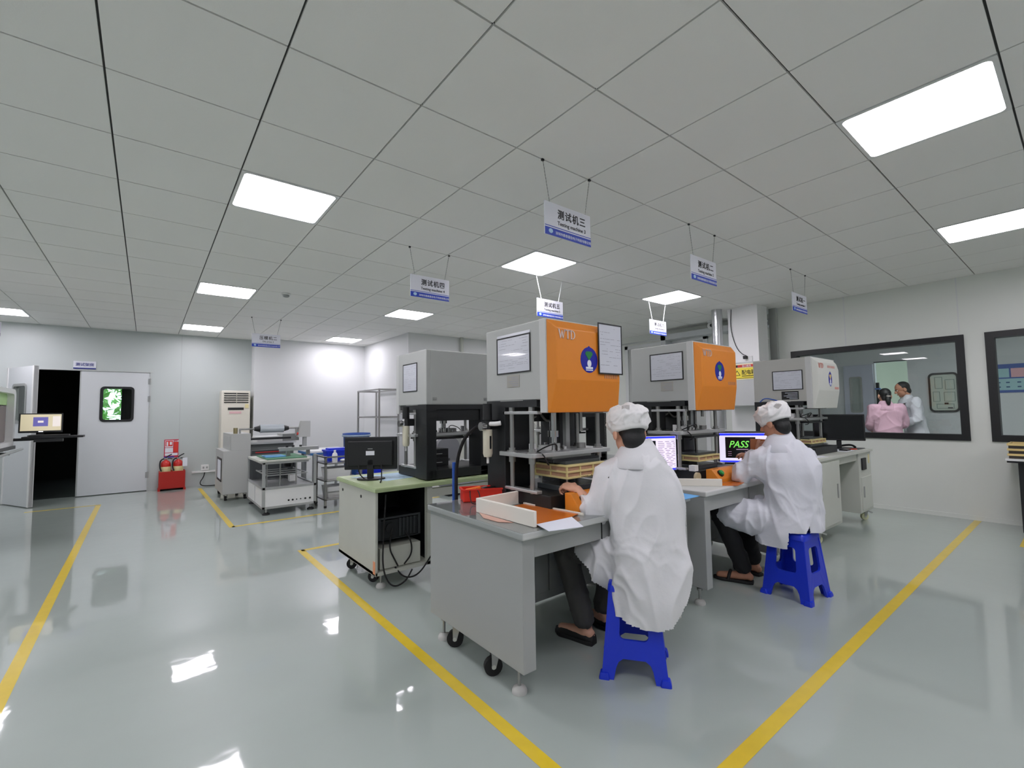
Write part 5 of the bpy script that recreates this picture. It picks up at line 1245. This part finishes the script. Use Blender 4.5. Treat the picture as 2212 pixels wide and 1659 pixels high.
def person(name_label, root, az, J, head_az, head_tilt, skin, seed, coat=None, cap=True, trousers=None, shoe=None, hands=None, seated=True, hair='short'):
    t = T('person', name_label, 'person', root)
    l, f, u = frame(az); J = {k: V(v) for k, v in J.items()}
    hl, hf, hu = frame(head_az, head_tilt); hc = J['head']
    # continuous body
    b = MB(); R = Matrix((l, f, u)).transposed()
    up = (J['neck'] - J['pel']); ch = J['pel'] + up * .72
    b.ell(J['pel'], (.150, .10, .11), R, 20, 12); b.cap(J['pel'], J['pel'] + up * .55, .105, .105, 18); b.ell(ch, (.155, .10, .17), R, 20, 14)
    b.cap(J['neck'] - Z * .06, J['neck'], .075, .058)
    build_head(b, hc, hl, hf, hu, J['neck'])
    for s in 'LR':
        b.cap(J['neck'] - Z * .07, J['sh' + s], .06, .05); b.cap(J['sh' + s], J['el' + s], .047, .038); b.cap(J['el' + s], J['wr' + s], .037, .025)
        b.cap(J['hip' + s], J['kn' + s], .078, .052); b.cap(J['kn' + s], J['an' + s], .052, .036); calf = J['kn' + s].lerp(J['an' + s], .3); b.ell(calf - f * .012, (.05, .05, .09), R)
        toe = J['toe' + s]; b.cap(J['an' + s] - Z * .03, toe, .033, .026); b.cap(J['an' + s] - Z * .045 - (toe - J['an' + s]).normalized() * .03, J['an' + s] - Z * .02, .028, .034)
        h = (hands or {}).get(s)
        if h: hand(b, J['wr' + s], *h)
        else:
            d = (J['wr' + s] - J['el' + s]); hand(b, J['wr' + s], d, l * (-1 if s == 'L' else 1) - Z * .2, f, .45)
    body = skin_mesh(b, .0048, 5, 'body', skin, t)
    face_parts(t, hc, hl, hf, hu)
    # trousers
    if trousers:
        b = MB(); b.ell(J['pel'] - Z * .01, (.150, .105, .10), R, 20, 12)
        for s in 'LR':
            a = J['kn' + s].lerp(J['an' + s], .90); b.cap(J['hip' + s], J['kn' + s], .080, .070, 18); b.cap(J['kn' + s], a, .072, .060, 18)
        skin_mesh(b, .009, 4, 'trousers', trousers, t, fold_fn(.007, 9, seed + 3, (1, 1, .8)))
    for s in 'LR':
        toe, an = J['toe' + s], J['an' + s]; d = (V((toe.x, toe.y, 0)) - V((an.x, an.y, 0))).normalized(); w = V((-d.y, d.x, 0))
        h0 = V((an.x, an.y, 0)) - d * .055; L = (V((toe.x, toe.y, 0)) - h0).length + .045
        o2 = [(0, -.028), (.03, -.036), (.14, -.038), (.21, -.046), (L - .03, -.036), (L, -.012), (L, .012), (L - .03, .036), (.21, .046), (.14, .038), (.03, .036), (0, .028)]
        sole = MB().prism(o2, h0, d, w, (0, 0, .022)).build('shoe', shoe, t, .004)
        if seated and seed == 2: MB().tube([h0 + d * .17 + w * .044 + Z * .015, h0 + d * .16 + w * .032 + Z * .06, h0 + d * .155 + Z * .078, h0 + d * .16 - w * .032 + Z * .06, h0 + d * .17 - w * .044 + Z * .015], .012, smooth_path=2).build('strap', shoe, sole)
        else:
            b = MB(); rings = []
            for k_, (x, hw, hh) in enumerate(((.0, .026, .05), (.04, .034, .065), (.10, .036, .075), (.16, .038, .055), (.21, .042, .042), (L - .03, .034, .034), (L - .004, .012, .024))):
                rings.append([h0 + d * x + w * (hw * math.cos(a)) + Z * (.012 + max(0, math.sin(a)) * hh) for a in [2 * PI * q / 16 for q in range(16)]])
            b.loft(rings); b.build('shoe_upper', shoe, sole)
    # hair
    Rh = Matrix((hl, hf, hu)).transposed(); P = lambda x, y, z: hc + hl * x + hf * y + hu * z
    b = MB(); b.ell(P(0, -.022, .032), (.078, .093, .090), Rh, 24, 16); b.ell(P(0, -.052, -.040), (.064, .052, .066), Rh, 20, 12)
    pass
    if hair == 'ponytail': b.ell(P(0, -.118, -.005), (.03, .03, .03), Rh); b.ell(P(.008, -.125, -.085), (.034, .028, .085), Rh)
    hr = skin_mesh(b, .006, 8, 'hair', HAIR, t, fold_fn(.0012, 30, seed))
    if hair == 'ponytail': MB().lathe([(.026, -.008), (.030, 0), (.026, .008)], P(0, -.122, -.02), 16).build('hair_tie', mat('hair_tie_pale', (200, 190, 184), .6), t)
    if cap:
        b = MB(); tl = Matrix.Rotation(-.10, 3, -hl); cl, cf, cu = hl, tl @ hf, tl @ hu; rings = []
        for z, rx, ry in ((-.022, .085, .098), (-.012, .092, .106), (.0, .094, .108), (.012, .099, .113), (.040, .106, .120), (.070, .104, .117), (.095, .088, .100), (.112, .056, .066), (.118, .02, .024)):
            rings.append([hc + cl * (rx * 1.04 * math.cos(a)) + cf * (ry * 1.04 * math.sin(a) - .016) + cu * (z * 1.05 + .020) for a in [2 * PI * q / 40 for q in range(40)]])
        b.loft(rings)
        ff = fold_fn(.011, 10, seed + 5, (1, 1, 1.3), .35)
        co = skin_mesh(b, .0052, 4, 'cap', CAPM, t, lambda p: ff(p) * min(1, max(.15, ((p - hc).dot(cu) - .012) / .03)))
        dd = (V((-.66, -.44, .60)) if seed == 1 else V((-.60, -.58, .52))).normalized()
        uu = Z.cross(dd).normalized(); vv = dd.cross(uu)
        if seed == 2: uu, vv = (uu + vv).normalized(), (vv - uu).normalized()
        conform(co, hc + cu * .06 - cf * .01, dd, uu, vv, .040, .036, 'grey_patch', mat('patch_grey', (176, 174, 172), .8), co)
    if coat: coat(t, J, l, f, u, R)
    return t
def coat_of(mat_, rings, seed, axis, thigh=(.108, .100, .84), sleeves=None, dpos=.52, hem=None, ridges=(), amp=.011, collar=True, drape=None):
    def make(t, J, l, f, u, R):
        b = MB(); A = V(axis); rg = []
        for z, off, hw, hd, fo in rings:
            c = V((A.x, A.y, z)) - l * off + f * fo
            rg.append([c + l * (hw * (abs(math.cos(a)) ** .8) * (1 if math.cos(a) > 0 else -1)) + f * (hd * (abs(math.sin(a)) ** .85) * (1 if math.sin(a) > 0 else -1)) for a in [2 * PI * q / 48 for q in range(48)]])
        b.loft(rg)
        for s in 'LR':
            sg = 1 if s == 'L' else -1
            if thigh:
                e = J['hip' + s].lerp(J['kn' + s], thigh[2]); b.cap(J['hip' + s], e, thigh[0], thigh[1], 20)
                if drape:
                    dv = (J['kn' + s] - J['hip' + s]).normalized(); sv = dv.cross(Z).normalized(); Rt = Matrix((sv, dv, sv.cross(dv))).transposed()
                    b.ell(J['hip' + s].lerp(J['kn' + s], dpos) - Z * drape, (.112, .25 if dpos > .5 else .19, .112 + drape * .5), Rt, 20, 14)
            sl = sleeves[s]; n0 = J['neck'] - Z * .06
            b.cap(n0, J['sh' + s], .070, .074, 18); b.cap(J['sh' + s], J['el' + s], .076, .066, 18)
            w = J['el' + s].lerp(J['wr' + s], sl[0]); b.cap(J['el' + s], w, .066, sl[1], 18); m_ = J['sh' + s].lerp(J['el' + s], .45); b.ell(m_.lerp(V((A.x, A.y, m_.z)), .28) - f * .01, (.085, .085, .12), R)
        def S(r, z):
            for k in range(len(rings) - 1):
                (za, oa, wa, da, fa), (zb, ob, wb, db, fb) = rings[k], rings[k + 1]
                if zb <= z <= za or za <= z <= zb:
                    q = (z - za) / (zb - za); o_, w_, d_, f_ = [x + (y - x) * q for x, y in zip((oa, wa, da, fa), (ob, wb, db, fb))]
                    r2 = max(-.97, min(.97, r / w_)); return V((A.x, A.y, z)) - l * (o_ + r2 * w_) + f * (f_ - d_ * math.sqrt(1 - r2 * r2))
            return A
        for pts, r in ridges:
            path = []
            for k in range(len(pts) - 1):
                for q in range(8):
                    x = q / 8; path.append(S(pts[k][0] + (pts[k + 1][0] - pts[k][0]) * x, pts[k][1] + (pts[k + 1][1] - pts[k][1]) * x) + f * r * .45)
            b.tube(path, r, 10)
        cut = None
        if hem:
            def cut(c):
                q = c - A; r = -q.dot(l); fo = q.dot(f); return hem(r, fo, c.z)
        base = fold_fn(amp * 1.75, 4.8, seed, (1, 1, .42), .15); el = [(J['elL'], 1.0), (J['elR'], 1.0)]
        fine = fold_fn(.010, 8, seed + 9, (1, 1, .9), .2)
        def fold(p):
            d = base(p)
            k = sum(max(0, 1 - (p - e).length / .17) for e, _ in el) + max(0, 1 - abs(p.z - .62) / .2) * .5
            return d + fine(p) * min(1, k)
        c = skin_mesh(b, .0085, 26, 'coat', mat_, t, fold, cut)
        for s in 'LR':
            sl = sleeves[s]; w = J['el' + s].lerp(J['wr' + s], sl[0]); d = (J['wr' + s] - J['el' + s]).normalized()
            if sl[2]:
                uu = d.orthogonal().normalized(); ww = d.cross(uu); rr = []
                for k, (a_, r_) in enumerate(((-.035, sl[1] + .004), (-.03, sl[1] + .012), (.015, sl[1] + .012), (.022, sl[1] + .006), (.018, sl[1] - .006), (-.0, sl[1] - .01))):
                    rr.append([w + d * (a_ + .005) + (uu * math.cos(x) + ww * math.sin(x)) * (r_ + .003 * math.sin(5 * x + k)) for x in [2 * PI * q / 28 for q in range(28)]])
                MB().loft(rr, caps=False).build('rolled_cuff', mat_, c)
        if collar:
            n = J['neck']; rr = []
            for z, r_, dz in ((.068, .062, .0), (.076, .066, .0), (.04, .086, -.010), (.0, .108, -.025), (-.045, .140, -.055), (-.052, .136, -.055)):
                rr.append([n + l * (r_ * math.cos(a) * 1.04) + f * (r_ * math.sin(a) * .95 + dz * .2 + .004) + Z * (z + (-.05 if math.sin(a) > .6 else 0) * max(0, math.sin(a) - .6) * 2.2 + dz * .35 * (1 if math.sin(a) < 0 else 0)) for a in [2 * PI * q / 36 for q in range(36)]])
            MB().loft(rr, caps=False).build('collar', mat_, c)
    return make
# --- front seated person
J1 = dict(pel=(2.05, 1.49, .54), neck=(2.055, 1.52, 1.080), head=(2.035, 1.565, 1.190), shL=(1.935, 1.640, .955), shR=(2.145, 1.435, .955), elL=(1.905, 1.685, .772), wrL=(1.888, 1.815, .872),
          elR=(2.265, 1.60, .80), wrR=(2.30, 1.80, .82), hipL=(1.98, 1.56, .53), hipR=(2.12, 1.45, .53), knL=(1.915, 1.95, .53), knR=(2.26, 1.86, .53), anL=(1.985, 1.86, .09), anR=(2.20, 1.92, .09),
          toeL=(1.955, 2.02, .035), toeR=(2.22, 2.08, .035))
rings1 = [(1.085, -.012, .07, .065, .0), (1.05, -.012, .100, .078, -.005), (1.0, -.01, .150, .10, -.008), (.93, -.01, .184, .120, -.01), (.86, .0, .186, .130, -.01), (.74, .005, .184, .135, -.015), (.62, .010, .186, .148, -.02), (.53, .014, .197, .160, -.02),
          (.45, .014, .200, .168, -.02), (.36, .012, .20, .175, -.02), (.27, .0, .185, .17, -.02), (.19, -.01, .17, .16, -.02)]
def hem1(r, fo, z):
    if fo > .06 and z < .40: return True
    if fo > .02 and r > 0 and z < .42: return True
    zh = .262 + (2.2 if r > 0 else .9) * max(0, abs(r + .005) - .05) ** 1.45 + (.10 if fo > 0 else 0)
    return z < zh
ridges1 = [([(-.17, .86), (-.10, .72), (-.02, .60)], .013), ([(-.15, .70), (-.12, .52), (-.06, .34)], .014), ([(.16, .62), (.17, .52), (.13, .44)], .014), ([(-.05, 1.0), (-.08, .88), (-.12, .80)], .010), ([(.05, .96), (.03, .86)], .010), ([(.18, .50), (.14, .36)], .010)]
TR1 = mat('trousers_dark_grey', (72, 72, 70), .9); SH1 = mat('shoe_black', (24, 24, 25), .6)
l1, f1, _ = frame(math.radians(45))
P1 = person('person seated in front in a white coat and cap, left hand on the machine', (2.0, 1.535, 0), math.radians(45), J1, math.radians(24), .16, SKIN, 1,
            coat_of(COATM, rings1, 1, (2.05, 1.49, 0), sleeves={'L': (.24, .064, True), 'R': (.9, .052, False)}, hem=hem1, ridges=ridges1, drape=.055, thigh=(.106, .100, .56), dpos=.40), True, TR1, SH1,
            hands={'L': ((-.25, .9, .22), (.2, .25, -1), (1, .2, .1), .95), 'R': ((0, 1, -.1), (0, 0, -1), (-1, 0, 0), .35)})
tag(MB().cap((1.880, 1.575, .962), (1.872, 1.584, .900), .0045).cap((1.880, 1.575, .962), (1.886, 1.571, .964), .0055).build('pen', INK), 'black pen in the sleeve pocket of the front seated person', 'pen')
# --- second seated person
J2 = dict(pel=(3.645, 1.395, .54), neck=(3.655, 1.44, 1.06), head=(3.635, 1.475, 1.20), shL=(3.515, 1.545, .945), shR=(3.815, 1.34, .945), elL=(3.485, 1.655, .815), wrL=(3.70, 1.625, .965), elR=(3.95, 1.50, .80), wrR=(3.87, 1.72, .90),
          hipL=(3.58, 1.46, .53), hipR=(3.74, 1.40, .53), knL=(3.43, 1.81, .53), knR=(3.72, 1.80, .53), anL=(3.565, 1.70, .085), anR=(3.80, 1.735, .085), toeL=(3.51, 1.87, .03), toeR=(3.83, 1.88, .03))
rings2 = [(1.07, .0, .07, .065, .01), (1.035, .0, .10, .08, .0), (.985, .0, .15, .105, -.005), (.92, .0, .186, .125, -.012), (.85, .01, .195, .135, -.015), (.74, .015, .185, .135, -.01), (.65, .01, .180, .135, -.01), (.57, .005, .190, .15, .0), (.49, .0, .20, .165, .0), (.44, .0, .205, .17, .0), (.37, -.02, .20, .165, .02), (.30, -.04, .19, .15, .03)]
def hem2(r, fo, z):
    zh = .45 if r > .02 else .345 + .16 * max(0, min(1, (r + .10) / .12))
    if fo < -.02 and r > -.12: zh = max(zh, .452)
    if fo > .10: zh = max(zh, .40)
    return z < zh
ridges2 = [([(-.10, .80), (.0, .70), (.12, .60)], .012), ([(-.12, .70), (-.03, .58), (.10, .50)], .013), ([(.17, .66), (.10, .60), (.0, .55)], .011), ([(-.14, .60), (-.08, .50)], .011), ([(-.06, .98), (-.12, .80)], .007), ([(.15, .80), (.19, .66)], .01)]
TR2 = mat('trousers_black', (22, 23, 26), .85)
P2 = person('person seated at the second machine in a thin white coat and cap, wearing sandals', (3.62, 1.42, 0), math.radians(36), J2, math.radians(8), .30, SKIN2, 2,
            coat_of(COATM2, rings2, 2, (3.645, 1.395, 0), sleeves={'L': (.80, .052, False), 'R': (.9, .052, False)}, hem=hem2, ridges=ridges2, amp=.012, drape=.015), True, TR2, SH1,
            hands={'L': ((.75, .4, .35), (.5, -.6, .2), (-.2, .3, .9), .45), 'R': ((-.6, .5, .4), (-.5, .6, -.2), (.3, .5, .8), .4)})
t = T('film_sheet', 'brown orange film panel held up by the second seated person', 'film', (3.80, 1.68, .98))
MB().prism([(-.05, -.06), (.06, -.065), (.065, .055), (-.045, .06)], (3.795, 1.675, 1.01), V((.42, -.90, 0)), V((.1, .05, .97)), (.003, .001, 0)).build('film', mat('brown_film', (168, 96, 40), .3), t)
# --- two people standing in the next room
def standing(label, x, y, az, hd, h, skin, coatm, seed, hair, haz, lean=0.0, trs=None, elbow=.12):
    l, f, u = frame(az); s = h / 1.70
    B = lambda a, b_, z: V((x, y, 0)) + l * a * s + f * (b_ + lean * max(0, z - .9)) * s + Z * z * s
    J = dict(pel=B(0, 0, .95), neck=B(0, .02, 1.42), head=B(0, .05, 1.585), shL=B(.18, .0, 1.37), shR=B(-.18, .0, 1.37), elL=B(.23, elbow * .4, 1.10), elR=B(-.23, elbow * .4, 1.10), wrL=B(.16, elbow + .16, 1.02), wrR=B(-.16, elbow + .16, 1.02),
             hipL=B(.09, 0, .90), hipR=B(-.09, 0, .90), knL=B(.10, .02, .49), knR=B(-.10, .02, .49), anL=B(.10, 0, .09), anR=B(-.10, 0, .09), toeL=B(.11, .14, .035), toeR=B(-.11, .14, .035))
    rg = [(1.425 * s, 0, .07, .065, (.02 + lean * .52) * s), (1.39 * s, 0, .14, .08, lean * .49 * s), (1.32 * s, 0, .185, .11, lean * .42 * s), (1.15 * s, 0, .175, .115, lean * .25 * s), (1.0 * s, 0, .18, .12, lean * .1), (.85 * s, 0, .20, .14, 0), (.72 * s, 0, .21, .15, 0)]
    c = coat_of(coatm, rg, seed, (x, y, 0), thigh=None, sleeves={'L': (.85, .05, False), 'R': (.85, .05, False)}, amp=.009)
    return person(label, (x, y, 0), az, J, haz, hd, skin, seed, c, False, trs or TR2, SH1, None, False, hair)
PINK = mat('pink_cloth', (208, 170, 188), .85, bump=.1, bscale=50)
standing('person with a black ponytail in a pink top, back to the window', 9.1, 2.02, math.radians(62), .1, 1.585, SKIN, PINK, 6, 'ponytail', math.radians(55), .05)
p4 = standing('person in a white coat over a blue shirt, head bent, behind the pink top', 9.70, 1.79, math.radians(-35), .35, 1.70, SKIN2, cloth_white('coat_grey_white', (206, 208, 216), 0), 7, 'short', math.radians(-25), .16)
l, f, u = frame(math.radians(-35)); c0 = V((9.70, 1.79, 0))
MB().add([c0 + f * .125 + l * .055 + Z * 1.40, c0 + f * .125 - l * .055 + Z * 1.40, c0 + f * .135 - l * .01 + Z * 1.18, c0 + f * .135 + l * .01 + Z * 1.18], [(0, 1, 2, 3)]).build('blue_shirt_front', mat('shirt_blue', (40, 70, 170), .8), p4)
MB().prism([(-.03, 0), (.03, 0), (.03, .09), (-.03, .09)], c0 + f * .14 - l * .09 + Z * 1.12, l, Z, f * .004).build('name_badge', mat('badge_clear', (196, 202, 214), .2), p4)
